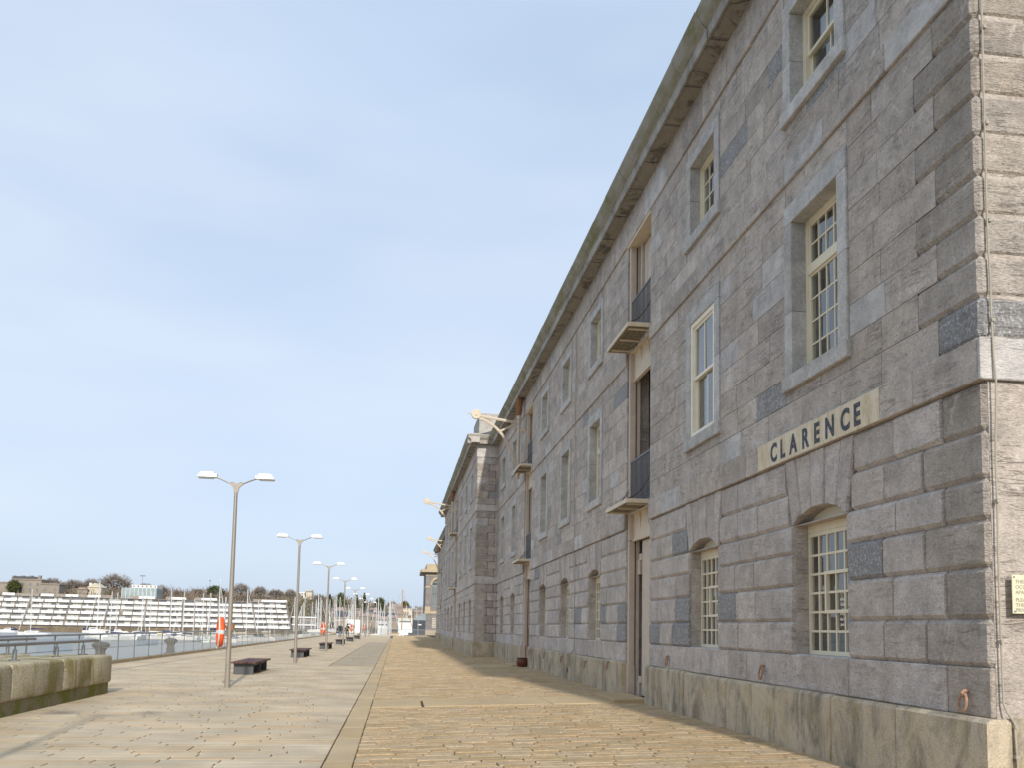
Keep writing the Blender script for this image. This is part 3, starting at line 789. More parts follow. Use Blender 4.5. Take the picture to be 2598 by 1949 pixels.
# ---- windows
def cell_panes(win, X, ys, zs, individually):
    if individually:
        base = None
        for i in range(len(ys)-1):
            for j in range(len(zs)-1):
                w_, h_ = ys[i+1]-ys[i], zs[j+1]-zs[j]
                q = MB(); yc, zc = (ys[i]+ys[i+1])/2, (zs[j]+zs[j+1])/2
                a = rnd.uniform(-.009, .009); b_ = rnd.uniform(-.006, .006)
                q.add([(X+a, ys[i], zs[j]), (X-a, ys[i+1], zs[j]), (X-a+b_, ys[i+1], zs[j+1]), (X+a+b_, ys[i], zs[j+1])], [(0,3,2,1)])
                q.build('pane', 'pane', win, origin=(X, yc, zc))
    else:
        q = MB(); q.add([(X, ys[0], zs[0]), (X, ys[-1], zs[0]), (X, ys[-1], zs[-1]), (X, ys[0], zs[-1])], [(0,3,2,1)]); q.build('pane', 'pane', win)
def lattice(q, X, y0, y1, z0, z1, cols, rows, fw, bw, dep=.05):
    """frame, glazing bars; returns the inner break lines"""
    q.box(X, X+dep, y0, y0+fw, z0, z1); q.box(X, X+dep, y1-fw, y1, z0, z1)
    q.box(X+.002, X+dep-.002, y0+fw, y1-fw, z0, z0+fw); q.box(X+.002, X+dep-.002, y0+fw, y1-fw, z1-fw, z1)
    ys = [y0+fw+(y1-y0-2*fw)*i/cols for i in range(cols+1)]; zs = [z0+fw+(z1-z0-2*fw)*i/rows for i in range(rows+1)]
    for p in ys[1:-1]: q.box(X+.008, X+dep-.008, p-bw/2, p+bw/2, z0+fw, z1-fw)
    for p in zs[1:-1]: q.box(X+.010, X+dep-.010, y0+fw, y1-fw, p-bw/2, p+bw/2)
    return ys, zs
def win_g(W, yc, near):
    X = W+.21; q = MB()
    ys, zs = lattice(q, X, yc-.69, yc+.69, 1.30, 2.83, 6, 6, .05, .028 if near else .03)
    # opening casement in the middle
    c0, c1, d0, d1 = ys[1]-.02, ys[4]+.02, zs[2]-.02, zs[4]+.02
    if near or True:
        for (a, e, f_, g_) in ((c0, c1, d0, d0+.04), (c0, c1, d1-.04, d1), (c0, c0+.04, d0+.04, d1-.04), (c1-.04, c1, d0+.04, d1-.04)): q.box(X-.018, X+.03, a, e, f_, g_)
    # arched head board
    pts = [(yc-.69, 2.832), (yc+.69, 2.832), (yc+.69, 2.93), (yc+.45, 3.05), (yc+.17, 3.106), (yc-.17, 3.106), (yc-.45, 3.05), (yc-.69, 2.93)]
    q.extr(pts, 'x', X-.005, X+.04)
    win = q.build('window', 'cream', WH)
    cell_panes(win, X+.025, ys, zs, near)
    s = MB(); s.cbox(W+.02, W+.3, yc-.69, yc+.69, 1.24, 1.298, .01, .003, .01, 0, (.5,.3,.5)); s.build('sill', 'dressed', win)
def surround(W, win, yc, z0, z1, hw, jw, lint, sill, pr, rec):
    t = lambda: (rnd.random(), rnd.random()*.5, .5)
    for s_ in (-1, 1):
        zb = z0+sill
        zm = zb+(z1-lint-zb)*rnd.uniform(.4, .55)
        for a, e in ((zb, zm), (zm, z1-lint)):
            q = MB(); ya, yb = (yc-hw-jw, yc-hw) if s_ < 0 else (yc+hw, yc+hw+jw)
            q.cbox(W-pr, W+rec, ya+.003, yb, a+.002, e-.002, .006, .006, .003, 0, t()); q.build('jamb', 'dressed', win)
    q = MB(); q.cbox(W-pr-.002, W+rec, yc-hw-jw+.003, yc+hw+jw-.003, z1-lint, z1-.003, .006, .006, .006, 0, t()); q.build('lintel', 'dressed', win)
    q = MB(); q.cbox(W-pr-.035, W+rec+.02, yc-hw-jw-.03, yc+hw+jw+.03, z0, z0+sill, .01, .01, .01, 0, t()); q.build('sill', 'dressed', win)
def win_f(W, yc, near, sash=False):
    q = MB(); rec = .19; X = W+rec
    if sash: X = W+.02; rec = .10
    y0, y1, z0, z1 = yc-.60, yc+.60, 4.89, 6.94
    if sash:
        q.box(X-.03, X+.09, y0, y0+.10, z0, z1); q.box(X-.03, X+.09, y1-.10, y1, z0, z1); q.box(X-.028, X+.088, y0+.1, y1-.1, z1-.08, z1); q.box(X-.045, X+.088, y0+.1, y1-.1, z0, z0+.07)
        zm = (z0+z1)/2
        ysu, zsu = lattice(q, X, y0+.1, y1-.1, zm, z1-.08, 2, 1, .05, .025, .04)
        ysl, zsl = lattice(q, X+.045, y0+.1, y1-.1, z0+.07, zm+.05, 2, 1, .05, .025, .04)
        win = q.build('window', 'white_sash', WH)
        cell_panes(win, X+.02, ysu, zsu, near); cell_panes(win, X+.065, ysl, zsl, near)
    else:
        q.box(X-.02, X+.08, y0, y0+.07, z0, z1); q.box(X-.02, X+.08, y1-.07, y1, z0, z1); q.box(X-.018, X+.078, y0+.07, y1-.07, z1-.06, z1); q.box(X-.03, X+.078, y0+.07, y1-.07, z0, z0+.05)
        zt = 6.20
        q.box(X-.025, X+.06, y0+.07, y1-.07, zt, zt+.12)
        a = lattice(q, X, y0+.07, y1-.07, zt+.12, z1-.06, 5, 2, .03, .022 if near else .03, .04); b_ = lattice(q, X, y0+.07, y1-.07, z0+.05, zt, 5, 4, .03, .022 if near else .03, .04)
        win = q.build('window', 'cream', WH)
        cell_panes(win, X+.02, *a, near); cell_panes(win, X+.02, *b_, near)
    surround(W, win, yc, 4.69, 7.20, .60, .218, .26, .20, .03, .18 if not sash else .10)
def win_t(W, yc, near, sash=False):
    q = MB(); X = W+.19; y0, y1, z0, z1 = yc-.60, yc+.60, 8.53, 9.84
    q.box(X-.03, X+.08, y0, y0+.09, z0, z1); q.box(X-.03, X+.08, y1-.09, y1, z0, z1); q.box(X-.028, X+.078, y0+.09, y1-.09, z1-.07, z1); q.box(X-.04, X+.078, y0+.09, y1-.09, z0, z0+.06)
    if sash:
        zm = (z0+z1)/2
        u = lattice(q, X, y0+.09, y1-.09, zm, z1-.07, 2, 1, .045, .025, .04); l_ = lattice(q, X+.045, y0+.09, y1-.09, z0+.06, zm+.05, 2, 1, .045, .025, .04)
        win = q.build('window', 'cream', WH); cell_panes(win, X+.02, *u, near); cell_panes(win, X+.065, *l_, near)
    else:
        u = lattice(q, X, y0+.09, y1-.09, z0+.06, z1-.07, 4, 4, .03, .025, .04)
        win = q.build('window', 'cream', WH); cell_panes(win, X+.02, *u, near)
    surround(W, win, yc, 8.33, 10.03, .60, .218, .19, .20, .03, .18)

def loading_door(W, yc, near):
    """full-height loading bay: iron frame, doors, fold-down platforms and guard rails"""
    L = empty('loading_door', (W, yc, 0), WH)
    pk = 'iron_pink'; cm = 'iron_cream'
    for s_ in (-1, 1):
        yo = yc+s_*.90; q = MB(); a, e = (yo-.10, yo) if s_ > 0 else (yo, yo+.10)
        q.cbox(W+.03, W+.17, a, e, .14, 3.52, .012, .012, .012); q.cbox(W+.03, W+.17, a, e, 3.53, 10.29, .012, .012, .012)
        q.box(W+.20, W+.26, a-(.03 if s_ > 0 else 0), e+(.03 if s_ < 0 else 0), .14, 10.29)
        q.cbox(W+.015, W+.18, a-.012, e+.006, .10, .80, .01, .01, .01)
        q.build('column', pk if s_ > 0 else pk, L)
    # ground-floor leaf, ajar, with hinge blocks; dark slot beside the far column
    q = MB(); q.cbox(W+.22, W+.29, yc-.78, yc+.40, .18, 3.50, .008, .008, .008)
    for z_ in (.45, 3.08):
        q.box(W+.205, W+.30, yc+.40, yc+.60, z_, z_+.14); q.box(W+.21, W+.28, yc+.55, yc+.74, z_-.30, z_+.02)
    for z_ in (.32, 1.2, 2.3, 3.38): q.lathe([(.0, -.012), (.022, -.010), (.022, .0)], (W+.22, yc+.2, z_), 8, 0, 'x')
    q.build('door_leaf', pk, L)
    q = MB(); q.cbox(W+.40, W+.46, yc-.80, yc+.20, 4.25, 7.10, .008, .008, .008); q.box(W+.38, W+.44, yc+.22, yc+.32, 4.25, 7.10); q.build('door_leaf', pk, L)
    q = MB(); q.cbox(W+.27, W+.32, yc-.80, yc+.52, 7.9, 10.20, .008, .008, .008); q.box(W+.22, W+.34, yc+.55, yc+.66, 7.9, 10.28)
    for k in range(5): q.box(W+.264, W+.269, yc-.78+.26*k, yc-.775+.26*k, 7.92, 10.18)
    q.build('door_leaf', pk, L)
    q = MB(); q.box(W+.60, W+.64, yc-.89, yc+.89, .14, 10.28); q.build('inner_wall', 'room', L)
    # iron lintel at the head
    q = MB(); q.box(W-.02, W+.40, yc-.93, yc+.93, 10.24, 10.298); q.build('head_plate', cm, L)
    for zb, zt, zp in ((3.54, 4.10, 4.16), (7.14, 7.76, 7.83)):
        q = MB(); q.box(W+.13, W+.16, yc-.80, yc+.80, zb, zt); q.box(W+.05, W+.16, yc-.80, yc+.80, zt, zt+.035); q.box(W+.10, W+.18, yc-.80, yc+.80, zb-.03, zb)
        for k in (-.4, .2):
            pts = [(W+.055, zt), (W+.13, zt), (W+.13, zt-.38), (W+.118, zt-.30), (W+.095, zt-.12)]
            q.extr(pts, 'y', yc+k, yc+k+.025)
        q.build('beam', cm, L)
        # platform: planks on an edge frame
        x0, x1 = W-.47, W+.03; n = 4
        for k in range(n):
            a = x0+.02+(x1-x0-.04)*k/n; e = x0+.02+(x1-x0-.04)*(k+1)/n
            p = MB(); p.cbox(a+.004, e-.004, yc-.88, yc+.88, zp-.02, zp+.03, .005, .005, .005); p.build('plank', 'flap_wood', L)
        p = MB(); p.box(x0-.01, x1, yc-.915, yc-.885, zp-.035, zp+.05); p.box(x0-.01, x1, yc+.885, yc+.915, zp-.035, zp+.05); p.box(x0-.015, x0+.015, yc-.884, yc+.884, zp-.03, zp+.045)
        for k in range(3): p.box(x0+.05, x1-.02, yc-.75+.72*k, yc-.69+.72*k, zp-.05, zp-.021)
        for k in range(3): p.lathe([(.0, -.02), (.018, -.018), (.018, .0)], (x0+.1+.17*k, yc-.915, zp+.01), 8, 0, 'y')
        p.build('platform_frame', 'tan_stone' if False else 'iron_cream', L)
        # guard rail
        p = MB(); zr = zp+1.13
        p.box(W+.055, W+.085, yc-.80, yc+.80, zr-.04, zr); p.box(W+.055, W+.085, yc-.80, yc+.80, zp+.10, zp+.13)
        nb = 16
        for k in range(nb+1):
            yy = yc-.79+1.56*k/nb; p.box(W+.062, W+.078, yy, yy+.022, zp+.05, zr-.04)
        p.build('guard_rail', 'dark_iron', L)
        # chains
        for s_ in (-1, 1):
            q = MB(); A = Vector((W-.44, yc+s_*.86, zp+.05)); B = Vector((W+.10, yc+s_*.86, zp+.60)) if s_ > 0 else Vector((W+.06, yc-.86, zp+.62))
            n_ = 14
            for k in range(n_):
                t = (k+.5)/n_; c = A.lerp(B, t)-Vector((0, 0, .12*math.sin(math.pi*t)))
                d = (B-A).normalized()*.028
                if k % 2: q.tube([c-d, c+d], .012, 5)
                else: q.tube([c-d+Vector((0,.008,0)), c+d+Vector((0,.008,0))], .008, 5); q.tube([c-d-Vector((0,.008,0)), c+d-Vector((0,.008,0))], .008, 5)
            q.build('chain', 'chain', L)

for W_, ops in ((5.0, ops_a), (3.9, ops_b), (5.0, ops_c)):
    for i, (yc, k) in enumerate(ops):
        near = yc < 16
        if 'd' in k: loading_door(W_, yc, near); continue
        win_g(W_, yc, near)
        win_f(W_, yc, near, sash=(abs(yc-14.10) < .01))
        win_t(W_, yc, near, sash=(abs(yc-10.05) < .01 ))
# roller blinds and dim ceilings seen through the nearest panes
for yc, z0, z1 in ((14.10, 6.35, 6.9), (10.05, 9.35, 9.8)):
    b = MB(); b.box(5.42, 5.43, yc-.58, yc+.58, z0, z1); b.build('blind', 'blind', WH)

# ---- the painted name over the first window
def text_piece(name, body, size, mat_, parent, org, xa, ya, ext=.002, bold=0, align='LEFT', sx=1.0):
    cu = bpy.data.curves.new('txt', 'FONT'); cu.body = body; cu.size = size; cu.extrude = ext; cu.offset = bold; cu.align_x = align; cu.resolution_u = 4
    tmp = bpy.data.objects.new('txt', cu); COL.objects.link(tmp)
    dg = bpy.context.evaluated_depsgraph_get(); me = bpy.data.meshes.new_from_object(tmp.evaluated_get(dg))
    bpy.data.objects.remove(tmp); bpy.data.curves.remove(cu)
    xa, ya = Vector(xa), Vector(ya); za = xa.cross(ya)
    for v in me.vertices: c = v.co.copy(); v.co = xa*c.x*sx+ya*c.y+za*c.z
    me.materials.clear(); me.materials.append(M[mat_]); me.name = name
    o = bpy.data.objects.new(name, me); COL.objects.link(o)
    if parent:
        o.parent = parent; pl = WL[parent.name]; o.location = [org[i]-pl[i] for i in range(3)]
    return o
q = MB(); q.box(4.946, 5.02, 8.56, 11.70, 3.796, 4.145); NP = q.build('name_panel', 'name_panel', WH)
NP['label'] = 'cream painted panel lettered CLARENCE in blue-black capitals'
for ch, pxc in zip('CLARENCE', (972, 1056, 1155, 1268, 1377, 1500, 1645, 1757)):
    r = ray(1700+pxc/3.7, 1120); Yc = r.y*(4.945/r.x)
    text_piece('letter', ch, .335, 'letters', NP, (4.943, Yc, 3.852), (0, -1, 0), (0, 0, 1), .0015, .012, 'CENTER', .88)

# ================================================================== THINGS ON THE WAREHOUSE
def rbox(q, x0, x1, y0, y1, z0, z1, r, seg=3, mi=0, c=(.5,.5,.5)):
    bm = bmesh.new(); bmesh.ops.create_cube(bm, size=1)
    for v in bm.verts: v.co = Vector(((x0+x1)/2+v.co.x*(x1-x0), (y0+y1)/2+v.co.y*(y1-y0), (z0+z1)/2+v.co.z*(z1-z0)))
    bmesh.ops.bevel(bm, geom=bm.edges[:], offset=r, segments=seg, profile=.5, affect='EDGES')
    bm.verts.index_update(); q.add([tuple(v.co) for v in bm.verts], [tuple(v.index for v in f.verts) for f in bm.faces], mi, c); bm.free(); return q

def mooring_ring(X, Y, Z, s, label):
    e = tag(empty('mooring_ring', (X, Y, Z)), label, 'mooring ring', 'iron mooring rings along the warehouse wall')
    q = MB(); q.tube([(X+.05, Y, Z+.03*s), (X-.035*s, Y, Z+.03*s), (X-.05*s, Y, Z+.01*s), (X-.04*s, Y, Z-.012*s), (X-.01*s, Y, Z-.01*s)], .016*s, 8); q.build('eye_bolt', 'ring_rust', e, True)
    q = MB(); n = 22
    for_t = [(X-.045*s+.02*math.cos(a)*s*.6-.0, Y+.055*s*math.sin(a), Z-.072*s+.078*s*math.cos(a)) for a in [2*math.pi*i/n for i in range(n)]]
    q.tube(for_t+[for_t[0]], .0125*s, 8, cap=False); q.build('ring', 'ring_rust', e, True)
mooring_ring(4.985, 7.28, 1.05, 1.0, 'rusty mooring ring nearest the building corner, hanging above the plinth')
mooring_ring(4.985, 11.64, 1.08, 1.0, 'rusty mooring ring below the left edge of the CLARENCE panel')
mooring_ring(4.985, 15.9, 1.07, 1.0, 'rusty mooring ring between the nearest loading door and the second window')
for Y, Z, lb in ((20.12, .80, 'rusty ring on the plinth just beyond the nearest loading door'), (22.6, .72, 'ring on the plinth under the third ground-floor window'), (25.92, .74, 'ring on the plinth under the fourth ground-floor window'), (29.0, .74, 'ring on the plinth under the fifth ground-floor window'), (32.27, .74, 'ring on the plinth close to the second loading door')):
    mooring_ring(4.885, Y, Z, 1.0, lb)
# cables
def wavy(pts, amp, n):
    o = []
    for i in range(len(pts)-1):
        a, b_ = Vector(pts[i]), Vector(pts[i+1])
        for k in range(n): o.append(a.lerp(b_, k/n)+Vector((rnd.uniform(-amp, amp), 0, 0)))
    o.append(Vector(pts[-1])); return o
q = MB(); q.tube(wavy([(5.06, 6.925, 10.8), (5.055, 6.925, 7.3), (5.05, 6.925, 6.3), (5.052, 6.925, 5.0), (5.065, 6.92, 4.1), (5.072, 6.905, 3.75), (5.068, 6.93, 3.0), (5.068, 6.93, 1.9), (5.075, 6.93, 1.0)], .004, 3)+[Vector((5.09, 6.91, .93)), Vector((5.125, 6.872, .85)), Vector((5.14, 6.868, .5)), Vector((5.15, 6.868, .05))], .0085, 8)
e = tag(empty('cable', (5.06, 6.92, .05)), 'beige cable running down the sunlit corner of the warehouse', 'cable'); q.build('cable_sheath', 'cable', e, True)
for z_ in (7.0, 6.1, 5.2, 4.3, 2.7, 1.5, .8, .55):
    q = MB(); q.box(5.055 if z_ > .95 else 5.12, 5.083 if z_ > .95 else 5.15, (6.905 if z_ > .95 else 6.856), (6.96 if z_ > .95 else 6.9), z_, z_+.03); q.build('clip', 'cable', e)
q = MB(); q.tube(wavy([(4.955, 24.72, 10.2), (4.95, 24.72, 4.3), (4.945, 24.72, 3.78), (4.985, 24.7, 3.6), (4.985, 24.65, 1.0)], .003, 3)+[Vector((4.95, 24.8, .93)), Vector((4.885, 25.1, .86)), Vector((4.88, 25.15, .3)), Vector((4.88, 25.15, .1))], .010, 6)
e = tag(empty('cable', (4.88, 25.15, .1)), 'pale cable running down the wall between third and fourth windows', 'cable'); q.build('cable_sheath', 'cable', e, True)
q = MB(); q.box(4.86, 4.9, 25.11, 25.19, .34, .46); q.build('junction_box', 'dark_iron', e)
# notice plate on the end wall
PL = tag(empty('notice_plate', (5.16, 6.9, 1.76)), 'pale yellow notice plate with grey capitals on the sunlit end wall', 'sign')
q = MB(); q.cbox(5.16, 5.62, 6.895, 6.905, 1.755, 2.085, .003, .003, .003); q.build('plate', 'plate', PL)
for x_ in (5.178, 5.60):
    for z_ in (1.775, 2.067):
        q = MB(); q.lathe([(0, -.012), (.008, -.010), (.009, -.002), (.009, .004)], (x_, 6.9, z_), 10, 0, 'y'); q.build('screw', 'rail_steel', PL, True)
for z_, t in ((2.013, 'THESE ARE'), (1.968, 'OCCUPIED'), (1.923, 'APARTMENTS'), (1.858, 'PLEASE RESPECT'), (1.815, 'THE RESIDENTS'), (1.772, 'PRIVACY')):
    text_piece('lettering', t, .043, 'plate_text', PL, (5.188, 6.8935, z_), (1, 0, 0), (0, 0, 1), .0008, .0002)
# pot by the second loading door
PT = tag(empty('flower_pot', (4.72, 33.15, .14)), 'round glazed brown pot standing beside the second loading door', 'pot')
q = MB(); q.lathe([(.0, .0), (.14, .0), (.20, .08), (.215, .17), (.20, .26), (.185, .29), (.205, .31), (.205, .33), (.175, .33), (.17, .26), (0, .24)], (4.72, 33.15, .14), 20); q.build('body', 'terracotta', PT, True)
q = MB(); q.lathe([(0, .0), (.17, .0)], (4.72, 33.15, .395), 16); q.build('soil', 'bedding', PT)
q = MB(); q.tube([(4.86, 33.28, .14), (4.865, 33.28, .9), (4.95, 33.28, .95), (4.95, 33.28, 1.6)], .02, 8)
tag(q.build('drain_pipe', 'rust', None, True, origin=(4.86, 33.28, .14)), 'thin rusty pipe rising behind the brown pot', 'pipe')

# ---- jib cranes
def crane(W, Y, label, src=None):
    if src is not None:
        o = copy_tree(src, (W-.28, Y, 7.6)); o['label'] = label; return o
    X = W-.28
    C = tag(empty('jib_crane', (X, Y, 7.6)), label, 'crane', 'cream iron jib cranes on the warehouse')
    q = MB(); q.lathe([(0, 7.6), (.05, 7.6), (.075, 7.66), (.055, 7.72), (.09, 7.78), (.09, 7.84), (.07, 7.88), (.065, 7.95), (.065, 10.05), (.085, 10.07), (.085, 10.2), (.07, 10.22)], (X, Y, 0), 14); q.build('post', 'crane_paint', C, True)
    q = MB(); q.lathe([(.07, 10.22), (.10, 10.27), (.10, 10.33), (.13, 10.37), (.13, 10.62), (.15, 10.66), (.15, 10.93)], (X, Y, 0), 14); q.build('top_bearing', 'rust', C, True)
    def flat(pts, h, t0=.035):
        q = MB()
        for i in range(len(pts)-1):
            a, b_ = Vector((pts[i][0], pts[i][1])), Vector((pts[i+1][0], pts[i+1][1])); d = (b_-a).normalized(); n_ = Vector((-d.y, d.x))*h/2; ex = d*.004
            for tt, hh in ((t0, 1.0), (t0*2.0, .38)):
                p = [a-ex+n_*hh, b_+ex+n_*hh, b_+ex-n_*hh, a-ex-n_*hh]
                q.extr([(v.x, v.y) for v in p], 'y', Y-tt/2, Y+tt/2)
        return q
    wx, wz = X-1.75, 10.20
    flat([(wx+.17, wz-.06), (X-.05, 9.93)], .10).build('top_bar', 'crane_paint', C)
    arc = []
    P0, P1, P2 = Vector((wx+.12, wz-.16)), Vector((X-.50, 9.78)), Vector((X-.04, 8.0))
    for i in range(15):
        t = i/14; p = P0*(1-t)**2+P1*2*t*(1-t)+P2*t*t; arc.append((p.x, p.y))
    flat(arc, .10).build('curved_strut', 'crane_paint', C)
    flat([(arc[6][0], arc[6][1]), (X-.04, 9.90)], .08).build('brace', 'crane_paint', C)
    q = MB()
    for yy in (-.055, .035):
        q.lathe([(.0, yy), (.19, yy), (.20, yy+.01), (.19, yy+.02), (.0, yy+.02)], (wx, Y, wz), 24, 0, 'y')
    q.build('sheave_cheek', 'crane_paint', C, True)
    q = MB(); q.torus((wx, Y, wz), .135, .062, 'y', 24, 8); q.lathe([(0, -.09), (.05, -.09), (.05, .09), (0, .09)], (wx, Y, wz), 12, 0, 'y'); q.build('sheave', 'iron_cream', C, True)
    q = MB(); q.tube([(wx-.22, Y, wz+.02), (wx-.30, Y, wz+.03), (wx-.33, Y, wz)], .02, 6); q.build('hook', 'crane_paint', C, True)
    q = MB(); q.box(X+.05, W+.06, Y-.06, Y+.06, 9.55, 9.68); q.box(X+.05, W+.06, Y-.06, Y+.06, 7.93, 8.06); q.build('wall_bracket', 'iron_cream', C)
    return C
c0 = crane(5.0, 35.3, 'cream jib crane nearest the camera, over the second loading door')
crane(3.9, 60.9, 'cream jib crane on the projecting middle block', c0)
crane(5.0, 86.7, 'cream jib crane just past the projecting middle block', c0)
crane(5.0, 102.8, 'farthest cream jib crane, near the far end of the warehouse', c0)

# ================================================================== PROMENADE FURNITURE
def make_lamp():
    L = tag(empty('lamp_post', (0, 0, 0)), 'x', 'lamp post', 'twin-headed lamp posts along the promenade')
    q = MB(); q.tube([(0,0,0), (0,0,.4), (0,0,4.78)], [.066, .064, .042], 16); q.build('pole', 'steel', L, True)
    q = MB(); q.extr([(-.042, 4.76), (.042, 4.76), (.075, 4.90), (.17, 4.985), (.15, 5.01), (.05, 5.0), (-.05, 5.0), (-.15, 5.01), (-.17, 4.985), (-.075, 4.90)], 'y', -.03, .03); q.build('fork', 'steel', L)
    q = MB(); q.cbox(-.03, .03, -.071, -.055, .55, .95, .004, .004, .004); q.build('access_door', 'steel', L)
    for s in (-1, 1):
        q = MB()
        for yy in (-.018, .018): q.tube([(s*.14, yy, 4.985), (s*.32, yy, 5.07), (s*.56, yy, 5.165)], .014, 8)
        q.tube([(s*.05, 0, 5.0), (s*.1, 0, 5.03), (s*.16, 0, 5.01)], .008, 6)
        q.build('arm', 'steel', L, True)
        q = MB(); x0, x1 = s*.52, s*.90
        v = [(s*.50,-.13,5.12),(s*.92,-.13,5.12),(s*.92,.13,5.12),(s*.50,.13,5.12),(s*.52,-.12,5.165),(s*.90,-.12,5.165),(s*.90,.12,5.165),(s*.52,.12,5.165),(s*.54,-.10,5.255),(s*.83,-.09,5.255),(s*.83,.09,5.255),(s*.54,.10,5.255)]
        f = [(0,1,2,3)]+[(i, (i+1) % 4, 4+(i+1) % 4, 4+i) for i in range(4)]+[(4+i, 4+(i+1) % 4, 8+(i+1) % 4, 8+i) for i in range(4)]+[(8,9,10,11)]
        q.add(v, f); q.box(min(s*.46, s*.53), max(s*.46, s*.53), -.06, .06, 5.13, 5.22)
        hd = q.build('lamp_head', 'lamp_white', L)
        q = MB(); q.box(min(s*.56, s*.90), max(s*.56, s*.90), -.10, .10, 5.10, 5.118); q.build('lens', 'lamp_glass', hd)
    return L
lamp = make_lamp()
LAMPS = [6.25, 22.4, 37.0, 53.0, 69.8, 87.0, 102.5, 119.5, 137.5]
names = ['twin-headed lamp post standing just outside the left of the picture', 'tallest twin-headed lamp post, nearest, carrying an orange lifebuoy', 'second lamp post, in front of the second bench', 'third lamp post with a lifebuoy, by the third bench', 'fourth lamp post, beside the two walkers', 'fifth lamp post with a small lifebuoy, by the white kiosk', 'sixth lamp post along the promenade', 'seventh lamp post with the farthest lifebuoy', 'farthest lamp post of the row']
for i, Y in enumerate(LAMPS):
    o = lamp if i == 0 else copy_tree(lamp)
    o.location = (-4.02, Y, 0); o['label'] = names[i]; o.rotation_euler.z = R(rnd.uniform(-1.5, 1.5))
def make_buoy():
    Bq = tag(empty('lifebuoy', (0, 0, 0)), 'x', 'lifebuoy', 'orange lifebuoys hung on lamp posts')
    q = MB(); q.torus((0, 0, 0), .295, .078, 'x', 36, 14); q.build('ring', 'orange', Bq, True)
    for a in (0, 180):
        q = MB(); pts = [(0, .295*math.cos(R(a+t)), .295*math.sin(R(a+t))) for t in (-8, -4, 0, 4, 8)]
        q.tube(pts, .0805, 14); q.build('tape', 'reflect', Bq, True)
    q = MB(); pts = []
    for k in range(49):
        a = 2*math.pi*k/48; r = .372+.035*abs(math.sin(2*a)); pts.append((-.05, r*math.cos(a+.78), r*math.sin(a+.78)))
    q.tube(pts, .017, 6, cap=False); q.tube([(.03, .05, -.33), (.05, .1, -.42), (.03, .08, -.47)], .011, 6); q.build('grab_rope', 'rope', Bq, True)
    q = MB(); q.box(.04, .10, -.05, .05, -.10, .22); q.box(.10, .17, -.03, .03, .10, .16)
    q.lathe([(.072, .06), (.082, .065), (.082, .20), (.072, .205)], (.25, 0, 0), 14); q.build('bracket', 'rust', Bq, True)
    return Bq
bu = make_buoy(); first = True
for Y, lb in ((22.4, 'largest orange lifebuoy, hung on the nearest lamp post'), (53.0, 'orange lifebuoy on the third lamp post, left of the walkers'), (87.0, 'small orange lifebuoy in front of the white kiosk'), (119.5, 'farthest tiny orange lifebuoy, right of the white kiosk')):
    o = bu if first else copy_tree(bu); first = False
    o.location = (-4.235, Y-.02, 1.34); o.rotation_euler = (0, R(1), R(15)); o['label'] = lb
def make_bench():
    Bn = tag(empty('bench', (0, 0, 0)), 'x', 'bench', 'backless timber benches along the promenade')
    for k in range(6):
        x0 = -.38+k*.1275; q = MB(); q.cbox(x0+.006, x0+.1215, -.02, 3.3, .335, .385, .006, .006, .006); q.build('seat_slat', 'bench_wood', Bn)
    for y_ in (.18, 1.58, 2.98):
        q = MB(); q.cbox(-.30, .29, y_, y_+.06, 0, .33, .004, .004, .004); q.build('leg', 'bench_steel', Bn)
    q = MB(); q.box(-.27, -.22, .245, 2.975, .26, .33); q.box(.20, .25, .245, 2.975, .26, .33); q.box(-.12, .10, .245, 2.975, .05, .31); q.build('frame', 'bench_steel', Bn)
    return Bn
bn = make_bench()
for i, (Y, lb) in enumerate(((28.0, 'nearest and largest brown slatted bench, right of the nearest lamp post'), (43.0, 'second brown bench, behind the second lamp post'), (58.8, 'third brown bench, behind the third lamp post'), (74.4, 'fourth brown bench, behind the fourth lamp post'), (90.0, 'fifth brown bench, behind the fifth lamp post'), (106.0, 'farthest brown bench, behind the sixth lamp post'))):
    o = bn if i == 0 else copy_tree(bn); o.location = (-4.59, Y, 0.002); o['label'] = lb

# granite parapet of the dock steps, with handrails
def parapet(x0, x1, joints, label, zt=.83):
    e = tag(empty('granite_parapet', ((x0+x1)/2, joints[-1], 0)), label, 'wall')
    for k in range(len(joints)-1):
        q = MB(); rbox(q, x0, x1, joints[k]+.004, joints[k+1]-.004, .235, zt+rnd.uniform(-.006, .006), .06, 3); q.build('coping_stone', 'lichen_granite', e, True)
    js = [joints[0]]+[j-.5 for j in joints[2:-1]]+[joints[-1]]
    for k in range(len(js)-1):
        q = MB(); q.cbox(x0+.05, x1-.05, js[k]+.003, js[k+1]-(.05 if k == len(js)-2 else .003), -.03, .245, .01, .01, .01); q.build('footing_stone', 'footing', e)
    return e
parapet(-7.25, -6.08, [8.0, 10.6, 13.0, 15.25, 17.5, 19.0, 20.35], 'lichen-stained granite parapet with rounded coping at the left edge')
parapet(-8.95, -7.95, [8.0, 11.0, 14.0, 16.5, 18.8, 20.9], 'low granite wall just behind the stained parapet', .80)
def handrail(X, y0, y1, zr, zb, posts, label):
    e = tag(empty('handrail', (X, y0, zb)), label, 'handrail')
    q = MB(); q.tube([(X, y0, zr), (X, y1-.1, zr), (X+.02, y1, zr-.005)], .035, 12); q.build('rail', 'rail_steel', e, True)
    for p in posts:
        q = MB(); q.tube([(X, p, zb+.01), (X, p, zr-.09)], .036, 12); q.tube([(X, p, zr-.09), (X, p, zr-.02)], .014, 8); q.build('post', 'rail_steel', e, True)
        q = MB(); q.lathe([(.0, 0), (.09, 0), (.09, .015), (.0, .016)], (X, p, zb-.002), 14); q.build('base_plate', 'dark_iron', e)
